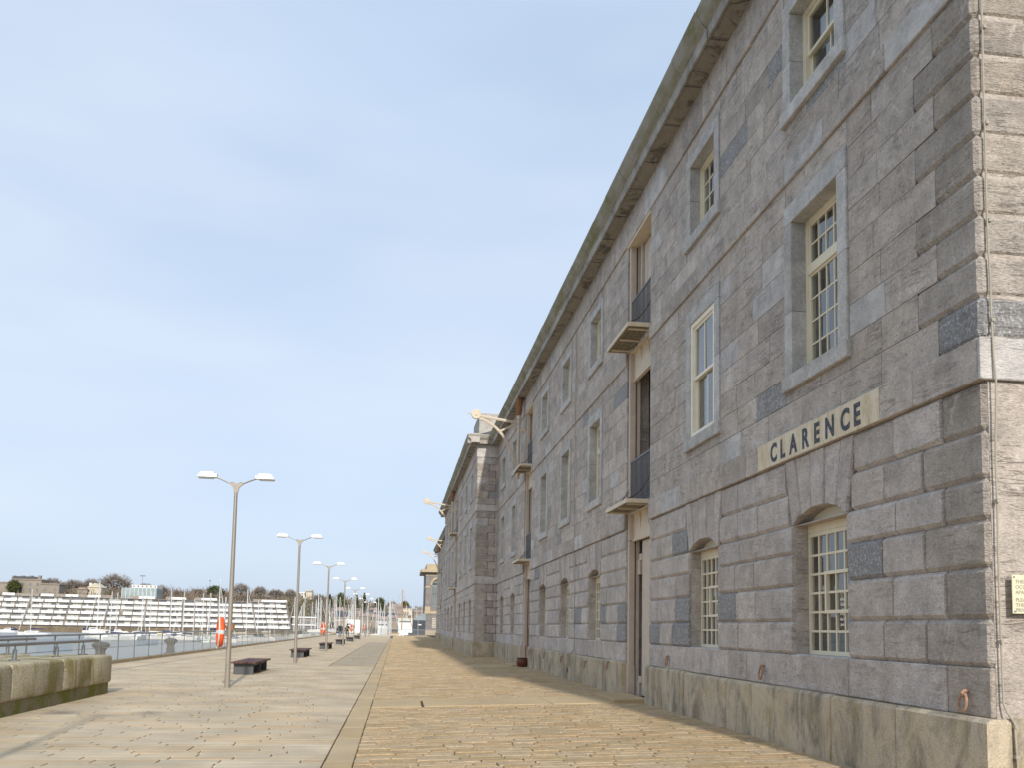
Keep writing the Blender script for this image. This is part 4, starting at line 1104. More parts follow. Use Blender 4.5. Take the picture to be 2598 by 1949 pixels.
handrail(-6.62, 8.5, 20.95, 1.115, .832, (10.7, 12.7, 14.7, 16.65, 18.6, 20.1), 'steel handrail on top of the stained granite parapet')
handrail(-8.3, 8.5, 21.9, 1.115, .802, (10.5, 13.0, 15.5, 18.0, 20.5), 'second steel handrail behind the parapet')

# glass balustrade along the quay
FE = tag(empty('glass_balustrade', (-10.3, 24, 0)), 'long glass balustrade with steel posts along the quay edge', 'fence')
y = 22.0
while y < 155.5:
    L = rnd.uniform(2.2, 2.8); y1 = min(y+L, 155.8); q = MB(); q.cbox(-10.45, -10.205, y+.004, y1-.004, -.03, .13, .012, .01, .012, 0, rt()); q.build('kerb_stone', 'plinth' if False else 'flag', FE); y = y1
mp_, mg_ = MB(), MB()
mp_.box(-10.33, -10.31, -.05, -.025, .13, 1.06); mp_.box(-10.33, -10.31, .025, .05, .13, 1.06); mp_.box(-10.35, -10.29, -.06, .06, .13, .145); mp_.box(-10.34, -10.30, -.02, .02, .5, .53); mp_.box(-10.34, -10.30, -.02, .02, .95, .98)
me_p = mp_.mesh('post', 'rail_steel', (-10.32, 0, .13))
mg_.box(-10.292, -10.280, .065, 2.035, .17, 1.0); me_g = mg_.mesh('glass_panel', 'fence_glass', (-10.286, 0, .17))
y = 22.5
while y < 155:
    for nm, me_, lx, lz in (('post', me_p, -10.32, .13), ('glass_panel', me_g, -10.286, .17)):
        o = bpy.data.objects.new(nm, me_); COL.objects.link(o); o.parent = FE; o.location = (lx+10.3, y-24, lz)
    y += 2.1
q = MB(); q.tube([(-10.32, 21.5, 1.09), (-10.32, 155.4, 1.09)], .032, 10); q.build('top_rail', 'rail_steel', FE, True)
q = MB(); q.tube([(-10.335, 22.5, .60), (-10.335, 155.4, .60)], .012, 6); q.build('mid_rail', 'rail_steel', FE, True)
for i, (px, Yb, lb) in enumerate(((297, 35.6, 'nearer mushroom bollard seen through the glass balustrade'), (462, 46.2, 'farther mushroom bollard seen through the glass balustrade'))):
    X = -11.1; q = MB(); q.lathe([(0, 0), (.30, 0), (.30, .05), (.20, .10), (.17, .45), (.22, .55), (.31, .62), (.32, .70), (.24, .78), (0, .82)], (X, Yb, -.035), 18)
    tag(q.build('bollard', 'bench_steel', None, True, origin=(X, Yb, -.035)), lb, 'bollard', 'mooring bollards on the quay')
# steel railing across the far end
FR = tag(empty('steel_railing', (0, 155.6, 0)), 'grey bar railing across the far end of the promenade', 'railing')
q = MB(); q.box(-10.3, 9, 155.58, 155.64, 1.04, 1.10); q.build('top_rail', 'rail_steel', FR); q = MB(); q.box(-10.3, 9, 155.59, 155.63, .14, .18); q.build('bottom_rail', 'rail_steel', FR)
mq = MB(); mq.box(-.03, .03, -.03, .03, -.03, 1.04); mp1 = mq.mesh('post', 'rail_steel'); mq = MB(); mq.box(-.012, .012, -.012, .012, .18, 1.04); mb1 = mq.mesh('bar', 'rail_steel')
x = -10.2
while x < 9:
    o = bpy.data.objects.new('post', mp1); COL.objects.link(o); o.parent = FR; o.location = (x, .01, 0); 
    for k in range(1, 14):
        if x+k*.142 < 9: o = bpy.data.objects.new('bar', mb1); COL.objects.link(o); o.parent = FR; o.location = (x+k*.142, .01, 0)
    x += 2.0
q = MB(); q.box(.6, 2.1, 155.5, 155.56, .1, 1.0); tag(q.build('white_banner', 'kiosk', None, origin=(1.3, 155.5, .1)), 'plain white panel fixed to the far railing', 'panel')
# white kiosk trailer and dark cabin
K = tag(empty('kiosk_trailer', (-7, 151.5, 0)), 'white refreshment trailer with a raised awning at the end of the promenade', 'kiosk')
q = MB(); rbox(q, -8.05, -5.93, 150.6, 153.2, .35, 2.55, .12, 3); q.build('body', 'kiosk', K, True)
q = MB(); q.add([(-8.06, 150.7, 2.45), (-8.06, 153.1, 2.45), (-10.2, 153.1, 2.40), (-10.2, 150.7, 2.40), (-8.06, 150.7, 2.52), (-8.06, 153.1, 2.52), (-10.2, 153.1, 2.46), (-10.2, 150.7, 2.46)], [(0,1,2,3),(7,6,5,4),(0,4,5,1),(1,5,6,2),(2,6,7,3),(3,7,4,0)]); q.build('awning', 'kiosk', K)
q = MB(); q.box(-7.95, -7.45, 150.57, 150.62, 1.72, 1.92); q.build('vent', 'flat_dark', K)
q = MB(); q.box(-9.9, -8.1, 150.9, 153.0, 1.6, 1.66); q.box(-8.09, -8.065, 150.9, 152.9, 1.0, 2.4); q.build('hatch', 'room', K)
for y_ in (151.5, 152.3):
    q = MB(); q.lathe([(0, -.1), (.30, -.1), (.32, -.05), (.32, .05), (.30, .1), (0, .1)], (-6.0, y_, .32), 16, 0, 'x'); q.build('wheel', 'dark_iron', K, True)
DC = tag(empty('dark_cabin', (4, 162, 0)), 'blue-black boxy cabin with sloped glass canopy beside the arched stone building', 'cabin')
q = MB(); q.cbox(2.95, 5.2, 160.5, 164, 0, 2.75, .02, .02, .02); q.build('body', 'slate_box', DC); q = MB(); q.extr([(3.4, 2.75), (5.2, 2.75), (5.2, 3.9), (4.9, 3.95), (3.3, 3.05)], 'y', 161, 163.6); q.build('canopy', 'teal_glass', DC); q = MB(); q.box(3.8, 4.5, 160.46, 160.495, 1.85, 2.05); q.build('sign_strip', 'kiosk', DC); q = MB(); q.box(3.85, 3.95, 160.4, 160.49, 0, 2.9); q.build('post', 'rail_steel', DC)

# arched stone building at the end of the quay
ME = tag(empty('arched_stone_building', (12, 172, 0)), 'grey stone building with tall round-arched louvred window past the warehouse end', 'building')
YB = 172.0; xa = 5.45; wc = 7.65; hw = .95
q = MB(); q.box(xa, wc-hw, YB, YB+14, 0, 12.1); q.box(wc+hw, 26, YB, YB+14, 0, 12.1); q.box(wc-hw, wc+hw, YB, YB+14, 0, 5.4); q.box(wc-hw, wc+hw, YB+.5, YB+14, 5.4, 12.1)
arc = [(wc+hw*math.cos(math.pi*k/16), 9.6+hw*math.sin(math.pi*k/16)*1.25) for k in range(17)]
q.extr([(wc+hw, 12.1)]+arc+[(wc-hw, 12.1)], 'y', YB+.002, YB+.5); q.build('wall', 'melville', ME)
for z0, z1, pr, nm in ((.0, .9, .15, 'plinth'), (4.1, 4.65, .12, 'band'), (11.45, 11.6, .08, 'band'), (12.1, 12.7, .55, 'cornice')):
    q = MB(); q.cbox(xa-pr-(.4 if nm == 'cornice' else 0), 26, YB-pr-.3*(nm == 'cornice'), YB+13, z0, z1, .03, .03, .03); q.build(nm, 'tan_stone', ME)
q = MB(); q.box(xa-.03, wc-hw-.42, YB-.06, YB+12.9, 9.15, 9.5); q.build('band', 'tan_stone', ME)
q = MB(); q.cbox(xa+.1, 26, YB+.1, YB+13, 12.7, 13.75, .03, .03, .03); q.build('parapet', 'tan_stone', ME)
q = MB(); q.box(xa-.05, wc-hw-.3, YB-.07, YB+.1, 4.66, 5.5); q.build('panel', 'tan_stone', ME)
for k in range(9):
    a0, a1 = math.pi*k/9+.01, math.pi*(k+1)/9-.01; o = hw+.42
    q = MB(); q.extr([(wc+hw*math.cos(a0), 9.6+hw*1.25*math.sin(a0)), (wc+o*math.cos(a0), 9.6+o*1.2*math.sin(a0)), (wc+o*math.cos(a1), 9.6+o*1.2*math.sin(a1)), (wc+hw*math.cos(a1), 9.6+hw*1.25*math.sin(a1))], 'y', YB-.08, YB+.02); q.build('voussoir', 'tan_stone', ME)
q = MB(); q.box(wc-hw, wc+hw, YB+.40, YB+.44, 5.4, 10.8); wn_ = q.build('window', 'flat_dark', ME)
q = MB(); q.box(wc-.06, wc+.06, YB+.26, YB+.38, 5.4, 9.5); q.box(wc-hw, wc+hw, YB+.25, YB+.37, 9.45, 9.62); q.build('mullion', 'louvre', wn_)
for k in range(18):
    z_ = 5.5+k*.22 if k < 9 else 7.9+(k-9)*.22+.3
    q = MB(); q.box(wc-hw, wc+hw, YB+.30, YB+.36, z_, z_+.10); q.build('louvre', 'louvre', wn_)
for k in range(5):
    q = MB(); z_ = 9.75+k*.2; h_ = hw*math.sqrt(max(0, 1-((z_-9.6)/(hw*1.25))**2)); q.box(wc-h_, wc+h_, YB+.30, YB+.36, z_, z_+.08); q.build('louvre', 'louvre', wn_)
q = MB(); lattice_y = [6.85+.19*k for k in range(6)]
for xx in lattice_y: q.box(xx, xx+.06, YB-.05, YB-.01, 1.4, 3.3)
for z_ in (1.4, 1.85, 2.3, 2.75, 3.22): q.box(6.85, 7.86, YB-.045, YB-.012, z_, z_+.06)
wn2 = q.build('window', 'cream', ME); q = MB(); q.box(6.85, 7.86, YB-.008, YB-.004, 1.4, 3.3); q.build('pane', 'flat_dark', wn2)
for z_ in (1.3, 1.72, 2.14, 2.56, 2.98, 3.4, 3.82):
    q = MB(); q.box(xa-.004, 6.84, YB-.003, YB+.001, z_, z_+.03); q.build('channel_joint', 'mortar', ME)

# ---- two walkers
def person(loc, rz, top, legs, hair, label, strap=False, stride=.2):
    e = tag(empty('person', loc), label, 'person'); e.rotation_euler.z = rz
    V = []; Rd = []; E_ = []
    def add(p, r, par=None):
        V.append(p); Rd.append(r)
        if par is not None: E_.append((par, len(V)-1))
        return len(V)-1
    pel = add((0, 0, .96), .15); wa = add((0, 0, 1.12), .15, pel); ch = add((0, .01, 1.34), .17, wa); ne = add((0, .01, 1.52), .07, ch); h1 = add((0, .02, 1.62), .085, ne); h2 = add((0, .02, 1.72), .09, h1); add((0, .01, 1.79), .06, h2)
    nose = add((0, .115, 1.66), .02, h1)
    for s in (-1, 1):
        hp = add((s*.10, 0, .90), .11, pel); kn = add((s*.11, s*stride*.5+.03, .50), .072, hp); an = add((s*.11, s*stride, .09), .045, kn); to = add((s*.12, s*stride+.15, .04), .04, an)
        sh = add((s*.19, 0, 1.43), .075, ch); el = add((s*.27, -.04, 1.16), .055, sh); wr = add((s*.25, .07, .93), .035, el); pa = add((s*.25, .09, .86), .036, wr)
        for k, (fx, ln) in enumerate(((-.026, .075), (-.009, .085), (.009, .08), (.025, .065))): k1 = add((s*.25+fx*.6, .10+fx, .86-ln*.6), .010, pa); add((s*.25+fx*.6, .085+fx, .86-ln), .008, k1)
        t1 = add((s*.235, .125, .85), .011, pa); add((s*.232, .14, .815), .009, t1)
    me = bpy.data.meshes.new('body'); me.from_pydata(V, E_, []); o = bpy.data.objects.new('body', me); COL.objects.link(o)
    md = o.modifiers.new('skin', 'SKIN'); sv = me.skin_vertices[0].data
    for i, r in enumerate(Rd): sv[i].radius = (r, r*.82 if r > .1 else r)
    sv[0].use_root = True; o.modifiers.new('sub', 'SUBSURF').levels = 2
    dg = bpy.context.evaluated_depsgraph_get(); m2 = bpy.data.meshes.new_from_object(o.evaluated_get(dg)); bpy.data.objects.remove(o)
    for mm in (top, legs, 'skin', 'dark_iron'): m2.materials.append(M[mm])
    for p in m2.polygons:
        z_ = p.center.z; armx = abs(p.center.x) > .2
        p.material_index = 3 if z_ < .085 else 2 if (z_ > 1.5 or (armx and z_ < .93 and z_ > .7)) else 0 if (z_ > .86 or armx) else 1
        p.use_smooth = True
    m2.name = 'body'; bo = bpy.data.objects.new('body', m2); COL.objects.link(bo); bo.parent = e
    q = MB(); q.lathe([(0, .11), (.06, .10), (.098, .04), (.102, -.03), (.085, -.10), (.05, -.13)], (0, -.012, 1.715), 14)
    ho = bpy.data.objects.new('hair', q.mesh('hair', hair, (0,0,0), True)); COL.objects.link(ho); ho.parent = e
    if strap:
        q = MB(); q.tube([(-.18, -.10, 1.46), (-.02, -.17, 1.25), (.17, -.14, 1.0), (.24, -.05, .95)], .022, 6); q.tube([(.25, -.08, .95), (.27, .12, .9)], .07, 8)
        so = bpy.data.objects.new('shoulder_bag', q.mesh('bag', 'yellow', (0,0,0), True)); COL.objects.link(so); so.parent = e
    return e
person((-7.06, 115.4, 0), R(4), 'jacket', 'jeans', 'grey_hair', 'grey-haired walker in dark jacket and jeans, back to the camera')
person((-6.20, 116.6, 0), R(-6), 'jacket', 'bench_steel', 'dark_hair', 'walker in dark jacket with yellow shoulder bag, half hidden by a lamp post', True, .14)

# ================================================================== ACROSS THE WATER
# terrace of flats stepping back from the far quay
U = Vector((.9735, .2288, 0)); NB = Vector((-.2288, .9735, 0)); A0 = Vector((-179.0, 400.0, 0))
def fp(s, d, z): p = A0+U*s+NB*d; return (p.x, p.y, z)
def fbox(q, s0, s1, d0, d1, z0, z1, mi=0):
    v = [fp(s0,d0,z0), fp(s1,d0,z0), fp(s1,d1,z0), fp(s0,d1,z0), fp(s0,d0,z1), fp(s1,d0,z1), fp(s1,d1,z1), fp(s0,d1,z1)]
    return q.add(v, [(3,2,1,0),(4,5,6,7),(0,1,5,4),(1,2,6,5),(2,3,7,6),(3,0,4,7)], mi)
def s_of(px, d=0):          # distance along the terrace for a picture column
    r = ray(px, 1570); o = A0+NB*d
    # solve o + U*s = r*t in plan
    det = r.x*(-U.y)+U.x*r.y
    t = (o.x*(-U.y)+U.x*o.y)/det
    return (r.x*t-o.x)/U.x
FL = tag(empty('terraced_flats', (A0.x, A0.y, -1)), 'long white-banded terraced apartment block across the harbour', 'apartments')
SE = s_of(738); BAY = 5.35; NBAY = int(round((SE+12)/BAY)); S0 = SE-NBAY*BAY
STEP, FH, ZB = 5.0, 2.58, -.50
for k in range(5):
    q = MB(); fbox(q, S0, SE, k*STEP+1.3, 46, ZB+k*FH-.6*(k == 0), ZB+(k+1)*FH-.02*k); q.build('storey', 'flat_wall', FL)
wide = {1, 4, 6, 9}
for k in range(5):
    for j in range(NBAY):
        a, e = S0+j*BAY+.12, S0+(j+1)*BAY-.12
        if (j*7+k*3) % 23 == 5: a += 1.3
        d = k*STEP; zb = ZB+k*FH
        q = MB(); fbox(q, a, e, d, d+.18, zb, zb+1.06); q.build('balcony_front', 'flat_white', FL)
        q = MB(); dw = d+1.2; n = rnd.choice((2, 3, 3, 4))
        for i in range(n):
            x0 = a+.15+(e-a-.3)*i/n; x1 = a+.15+(e-a-.3)*(i+1)/n-.12
            fbox(q, x0, x1, dw, dw+.09, zb+.2, zb+2.25, 1 if rnd.random() < .5 else 0)
        q.build('window', ['flat_dark', 'flat_curtain'], FL)
        q = MB(); fbox(q, a, e, d+.3, d+1.29, zb+2.30, zb+2.50); q.build('balcony_soffit', 'flat_wall', FL)
for j in range(NBAY+1):
    s = S0+j*BAY; q = MB(); th = .32 if j % 3 else .8
    pl = [(-.25, ZB-.3), (-.25, ZB+.9), (5*STEP-1.5, ZB+5*FH+.25), (5*STEP+9, ZB+5*FH+.25), (5*STEP+9, ZB-.3)]
    v = [fp(s-th/2, d, z) for d, z in pl]+[fp(s+th/2, d, z) for d, z in pl]; n = 5
    q.add(v, [(i, (i+1) % n, n+(i+1) % n, n+i) for i in range(n)]+[(4,3,2,1,0), (5,6,7,8,9)]); q.build('party_wall', 'flat_fin', FL)
for p0, p1 in ((2, 33), (100, 132), (163, 195), (219, 252), (349, 390), (434, 469), (509, 548), (662, 726)):
    d = 5*STEP; a, e = s_of(p0, d), s_of(p1, d); zb = ZB+5*FH
    q = MB(); fbox(q, a-.6, e+.6, d+1.5, d+16, zb, zb+.9); q.build('penthouse', 'flat_wall', FL)
    q = MB(); fbox(q, a, e, d+.4, d+.7, zb+.1, zb+1.15); q.build('roof_band', 'flat_white', FL)
    q = MB(); n = 4
    for i in range(n): fbox(q, a+(e-a)*i/n+.1, a+(e-a)*(i+1)/n-.1, d+.72, d+.8, zb-1.0, zb+.05, rnd.randint(0, 1))
    q.build('window', ['flat_dark', 'flat_curtain'], FL)
for p0, p1, h in ((36, 95, 2.3), (132, 163, 2.5), (196, 218, 2.5), (254, 283, 2.5), (326, 346, 2.6), (418, 433, 2.6), (493, 508, 2.6), (641, 661, 2.6)):
    d = 5*STEP+2; a, e = s_of(p0, d), s_of(p1, d); q = MB(); fbox(q, a, e, d, d+14, ZB+5*FH, ZB+5*FH+h-1.2); q.build('stair_house', 'flat_wall', FL)
# low white annexe to the right
AN = tag(empty('low_annexe', fp(SE+8, 6, -1)), 'low flat-roofed white annexe right of the terraced flats', 'building')
sa, sb = SE+1.5, s_of(806)
q = MB(); fbox(q, sa, sb, 6, 20, -1.2, 5.2); q.build('wall', 'flat_wall', AN)
for z_ in (1.2, 4.9): q = MB(); fbox(q, sa-.3, sb+.3, 5.2, 20.3, z_, z_+.55); q.build('roof_band', 'flat_white', AN)
for i in range(5):
    for z_ in (-.6, 2.0): q = MB(); fbox(q, sa+.5+(sb-sa-.6)*i/5, sa+(sb-sa-.6)*(i+1)/5, 5.9, 5.98, z_, z_+1.6); q.build('window', 'flat_dark', AN)
# far quay wall and foreshore
q = MB(); fbox(q, -90, SE+60, -6, 60, -6, -1.0); tag(q.build('far_quay', 'quay_wall'), 'brown tidal quay wall under the flats', None, kind='structure')

# wooded hill behind
sky_pts = [(-400, 1500), (0, 1500), (150, 1500), (300, 1502), (420, 1512), (520, 1513), (600, 1513), (700, 1517), (800, 1526), (880, 1531), (940, 1537), (1010, 1546), (1080, 1552), (1200, 1556), (1500, 1562)]
def sky_y(px):
    for (a, ya), (b_, yb) in zip(sky_pts, sky_pts[1:]):
        if a <= px <= b_: return ya+(yb-ya)*(px-a)/(b_-a)
    return sky_pts[0][1] if px < 0 else sky_pts[-1][1]
def hill_y(px): return 480 if px < 520 else (480+(px-520)*.35 if px < 1100 else 683)
q = MB(); rows = 9; cols = 70
for i in range(cols+1):
    px = -500+2100*i/cols; Yn = hill_y(px)-24; Yr = Yn+110
    zr = at(px, sky_y(px), Yr).z
    for j in range(rows):
        t = j/(rows-2) if j < rows-1 else 1
        Y = Yn+(Yr-Yn)*t; z = -3.2+(zr+3.2)*(1-(1-t)**1.6)
        if j == rows-1: Y = Yr+500
        r = ray(px, 1580); q.v.append((r.x*Y/r.y, Y, z))
for i in range(cols):
    for j in range(rows-1): q.f.append((i*rows+j, (i+1)*rows+j, (i+1)*rows+j+1, i*rows+j+1)); q.mi.append(0); q.c.append((.5,.5,.5))
tag(q.build('wooded_hill', 'hillside', None, True), 'wooded winter hillside beyond the harbour', None, kind='structure')
def hill_z(px, t):
    Yn = hill_y(px)-24; Yr = Yn+110; zr = at(px, sky_y(px), Yr).z
    return Yn+(Yr-Yn)*t, -3.2+(zr+3.2)*(1-(1-t)**1.6)
def sliver(q, p, d, L, wd, mi=0):
    d = d.normalized(); s = d.cross(Vector((rnd.uniform(-1, 1), rnd.uniform(-1, 1), rnd.uniform(-1, 1))))
    if s.length < 1e-3: return
    s = s.normalized()*wd/2; a = p; b_ = p+d*L
    o = len(q.v); q.v += [tuple(a-s), tuple(a+s), tuple(b_)]; q.f.append((o, o+1, o+2)); q.mi.append(mi); q.c.append((.5,.5,.5))
def leafq(q, p, sz, mi=0):
    a = Vector((rnd.gauss(0, 1), rnd.gauss(0, 1), rnd.gauss(0, 1))).normalized(); b_ = a.orthogonal().normalized()*sz; c = a.cross(b_)
    o = len(q.v); q.v += [tuple(p-b_), tuple(p+c), tuple(p+b_), tuple(p-c)]; q.f.append((o, o+1, o+2, o+3)); q.mi.append(mi); q.c.append((.5,.5,.5))
# scrub and undistinguished wood on the slope
q = MB()
for i in range(5200):
    px = rnd.uniform(-60, 1120); t = rnd.random()**.8
    Y, z = hill_z(px, t); r = ray(px, 1580); p = Vector((r.x*Y/r.y, Y, z))
    if px > 960 and rnd.random() < .45: continue
    rr = rnd.uniform(1.2, 2.6); kind_ = 0 if rnd.random() < (.75 if px < 700 else .5) else (1 if rnd.random() < .6 else 2)
    for k in range(8):
        g = p+Vector((rnd.gauss(0, rr), rnd.gauss(0, rr), abs(rnd.gauss(0, 1.6))*1.1))
        if kind_ == 2: leafq(q, g, rnd.uniform(.35, .8), 2)
        else: sliver(q, g, Vector((rnd.gauss(0, .5), rnd.gauss(0, .5), 1)), rnd.uniform(1.0, 2.6), rnd.uniform(.22, .5), kind_)
tag(q.build('hillside_wood', ['twig', 'twig_grey', 'leaf']), 'tangle of bare winter scrub covering the far hillside', 'woodland', kind='stuff')
# single trees
def tree_proto(kind):
    tr, cr_ = MB(), MB(); H = 10.0
    if kind == 'bare':
        tr.tube([(0,0,-1.5), (.1,0,1.2), (.05,.1,3)], [.42, .34, .28], 7)
        tips = []
        for k in range(9):
            a = 2*math.pi*k/9+rnd.uniform(-.3, .3); el = rnd.uniform(.45, 1.25); L = rnd.uniform(3.5, 5.2)
            d = Vector((math.cos(a)*math.cos(el), math.sin(a)*math.cos(el), math.sin(el))); b0 = Vector((.05, .05, rnd.uniform(1.6, 3.0)))
            m1 = b0+d*L*.55; m2 = b0+d*L+Vector((0, 0, .6)); tr.tube([b0, m1, m2], [.17, .11, .05], 5); tips += [m1, m2]
            for j in range(5):
                dd = (d+Vector((rnd.gauss(0, .5), rnd.gauss(0, .5), rnd.uniform(0, .6)))).normalized(); s = m1.lerp(m2, rnd.random()); e2 = s+dd*rnd.uniform(1.3, 2.4); tr.tube([s, e2], [.06, .025], 4); tips.append(e2)
        for i in range(1900):
            u = Vector((rnd.gauss(0, 1), rnd.gauss(0, 1), rnd.gauss(0, 1))).normalized(); u.z = abs(u.z) if rnd.random() < .85 else u.z*.35
            rr = rnd.uniform(.62, 1.0)*(1+.13*math.sin(4*math.atan2(u.y, u.x)+3*u.z)); p = Vector((u.x*4.9*rr, u.y*4.9*rr, 4.3+u.z*5.3*rr))
            d = u+Vector((rnd.gauss(0, .35), rnd.gauss(0, .35), .35)); sliver(cr_, p-d*.5, d, rnd.uniform(.8, 1.9), rnd.uniform(.07, .17), 0 if rnd.random() < .6 else 1)
        return tr, cr_, ('bark',), ('twig', 'twig_grey')
    if kind == 'leafy':
        tr.tube([(0,0,-1.5), (0,.1,2), (.1,0,6)], [.35, .3, .12], 7)
        for i in range(2600):
            u = Vector((rnd.gauss(0, 1), rnd.gauss(0, 1), rnd.gauss(0, 1))).normalized(); rr = rnd.uniform(.5, 1.0)**.6*(1+.16*math.sin(5*math.atan2(u.y, u.x)+4*u.z))
            leafq(cr_, Vector((u.x*4.3*rr, u.y*4.3*rr, 5.2+u.z*4.8*rr)), rnd.uniform(.18, .42), 0 if rnd.random() < .7 else 1)
        return tr, cr_, ('bark',), ('leaf', 'leaf_dark')
    tr.tube([(0,0,-1.5), (0,.05,5), (0,0,10)], [.3, .2, .05], 7)
    for i in range(2200):
        t = rnd.random()**.8; r_ = (1-t)*3.3+.25; a = rnd.uniform(0, 2*math.pi); r_ *= rnd.uniform(.35, 1)*(1+.2*math.sin(9*t*6.28+a*2))
        leafq(cr_, Vector((math.cos(a)*r_, math.sin(a)*r_, .8+t*9.3)), rnd.uniform(.16, .36), 0 if rnd.random() < .75 else 1)
    return tr, cr_, ('bark',), ('leaf_dark', 'leaf')
protos = {}
def tree(kind, var, x0, x1, top, base, Y, label, group='single trees standing out on the far hillside'):
    key = (kind, var)
    if key not in protos:
        tr, cr_, ma, mb = tree_proto(kind); protos[key] = (tr.mesh('trunk', list(ma)), cr_.mesh('crown', list(mb)))
    p = at((x0+x1)/2, base, Y); tz = at((x0+x1)/2, top, Y).z; h = tz-p.z; wd = (at(x1, base, Y)-at(x0, base, Y)).length
    e = tag(empty('bare_tree' if kind == 'bare' else ('broadleaf_tree' if kind == 'leafy' else 'conifer_tree'), tuple(p)), label, 'tree', group)
    e.scale = (wd/9.8 if kind != 'conifer' else wd/6.6, wd/9.8 if kind != 'conifer' else wd/6.6, h/9.9); e.rotation_euler.z = rnd.uniform(0, 6.28)
    for nm, me_ in zip(('trunk', 'crown'), protos[key]): o = bpy.data.objects.new(nm, me_); COL.objects.link(o); o.parent = e
tree('leafy', 0, 15, 54, 1473, 1509, 512, 'green leafy tree in front of the grey barrack building')
tree('bare', 0, 104, 158, 1466, 1506, 560, 'bare domed tree just right of the barrack building')
tree('bare', 1, 156, 214, 1470, 1508, 548, 'bare tree left of the tallest bare tree')
tree('bare', 2, 205, 256, 1467, 1510, 552, 'bare tree touching the left side of the tallest bare tree')
tree('bare', 0, 247, 333, 1455, 1512, 545, 'tallest broad bare tree on the left skyline')
tree('bare', 1, 350, 388, 1480, 1505, 560, 'small bare tree behind the glass-fronted building')
tree('bare', 2, 390, 428, 1484, 1516, 520, 'bare tree at the right end of the glass-fronted building')
tree('bare', 0, 436, 470, 1498, 1518, 540, 'low bare tree left of the rounded evergreen')
tree('bare', 1, 484, 519, 1494, 1516, 545, 'greyish bare tree next left of the rounded evergreen')
tree('leafy', 1, 520, 570, 1488, 1520, 550, 'dark rounded evergreen tree behind the big white mast')
tree('bare', 2, 588, 634, 1479, 1520, 548, 'bare tree behind the nearest lamp post')
tree('bare', 0, 640, 678, 1487, 1522, 552, 'bare tree right of the nearest lamp post')
tree('bare', 1, 677, 722, 1495, 1524, 560, 'bare tree over the right end of the terraced flats')
tree('bare', 2, 720, 752, 1494, 1528, 565, 'bare tree behind the second lamp post')
tree('bare', 0, 790, 828, 1507, 1540, 580, 'bare tree left of the first dark conifer')
tree('conifer', 0, 826, 846, 1509, 1545, 600, 'dark conifer left of the fourth lamp post')
tree('leafy', 1, 850, 878, 1506, 1548, 610, 'olive evergreen behind the fourth lamp post')
tree('conifer', 0, 896, 912, 1508, 1550, 620, 'narrow dark conifer behind the fifth lamp post')
tree('conifer', 1, 912, 935, 1507, 1552, 620, 'tall dark conifer right of the fifth lamp post')
tree('leafy', 0, 948, 979, 1518, 1554, 640, 'olive tree on the skyline left of the yellow mast')
tree('bare', 1, 980, 1008, 1525, 1556, 650, 'bare tree just left of the yellow mast')
tree('leafy', 1, 1014, 1040, 1527, 1558, 660, 'dark round tree just right of the yellow mast')

# buildings on the hill
def block(q, x0, x1, yt, yb, Y, dep=10, mi=0):
    a = at(x0, yb, Y); b_ = at(x1, yb, Y); z1 = at((x0+x1)/2, yt, Y).z; q.box(a.x, b_.x, Y, Y+dep, min(a.z, b_.z)-6, z1, mi); return a.x, b_.x, min(a.z, b_.z), z1
BK = tag(empty('barrack_building', tuple(at(88, 1508, 515))), 'grey stone barrack building with chimneys on the left skyline', 'building')
for (x0, x1, yt) in ((29, 103, 1473), (-40, 24, 1480), (103, 149, 1485)):
    q = MB(); a, b_, z0, z1 = block(q, x0, x1, yt, 1510, 515, 12); wl = q.build('wall', 'town_stone', BK)
    q = MB(); q.cbox(a-.4, b_+.4, 514.6, 527.4, z1, z1+.7, .1, .1, .1); q.build('cornice', 'town_stone', BK)
    nw = max(2, int((x1-x0)/17))
    for i in range(nw):
        for z_ in (z1-2.2, z1-5.2):
            xx = a+(b_-a)*(i+.5)/nw; q = MB(); q.box(xx-.55, xx+.55, 514.88, 514.98, z_-.9, z_+.7); q.build('window', 'flat_dark', BK)
q = MB(); p = at(66, 1473, 520); q.extr([(p.x-6.5, p.z+.7), (p.x-5, p.z+1.9), (p.x+5, p.z+1.9), (p.x+6.5, p.z+.7)], 'y', 517, 525); q.build('roof', 'slate', BK)
for px in (36, 58, 80, 101):
    p = at(px, 1471, 520); q = MB(); q.box(p.x-.7, p.x+.7, 519, 521, p.z-1, p.z+2.0); q.build('chimney', 'town_stone', BK)
HO = tag(empty('cream_house', tuple(at(235, 1505, 520))), 'cream gabled house below the tallest bare tree', 'house')
q = MB(); a, b_, z0, z1 = block(q, 222, 256, 1492, 1510, 520, 9); q.build('wall', 'town_cream', HO); q = MB(); q.extr([(a-.6, z1), ((a+b_)/2, z1+2.6), (b_+.6, z1)], 'y', 519.5, 529.5); q.build('roof', 'town_cream', HO)
q = MB(); q.box(a+.3, a+1.5, 521, 522.5, z1-1, z1+2.6); q.build('chimney', 'town_white', HO)
HO = tag(empty('pink_house', tuple(at(208, 1505, 518))), 'pinkish flat-topped house left of the cream gabled house', 'house')
q = MB(); a, b_, z0, z1 = block(q, 195, 221, 1497, 1510, 518, 9); q.build('wall', 'town_stone', HO); q = MB(); q.extr([(a-.5, z1), (a+1.5, z1+1.2), (b_-1.5, z1+1.2), (b_+.5, z1)], 'y', 517.5, 527.5); q.build('roof', 'town_red', HO)
GB = tag(empty('glass_fronted_building', tuple(at(355, 1508, 500))), 'modern building with teal glass front and white top storey', 'building')
q = MB(); a, b_, z0, z1 = block(q, 308, 397, 1493, 1512, 500, 12); q.build('wall', 'teal_glass', GB); q = MB(); a2 = at(333, 1493, 500).x; q.box(a2, b_, 500.5, 512, z1, z1+1.6); q.build('top_storey', 'town_white', GB)
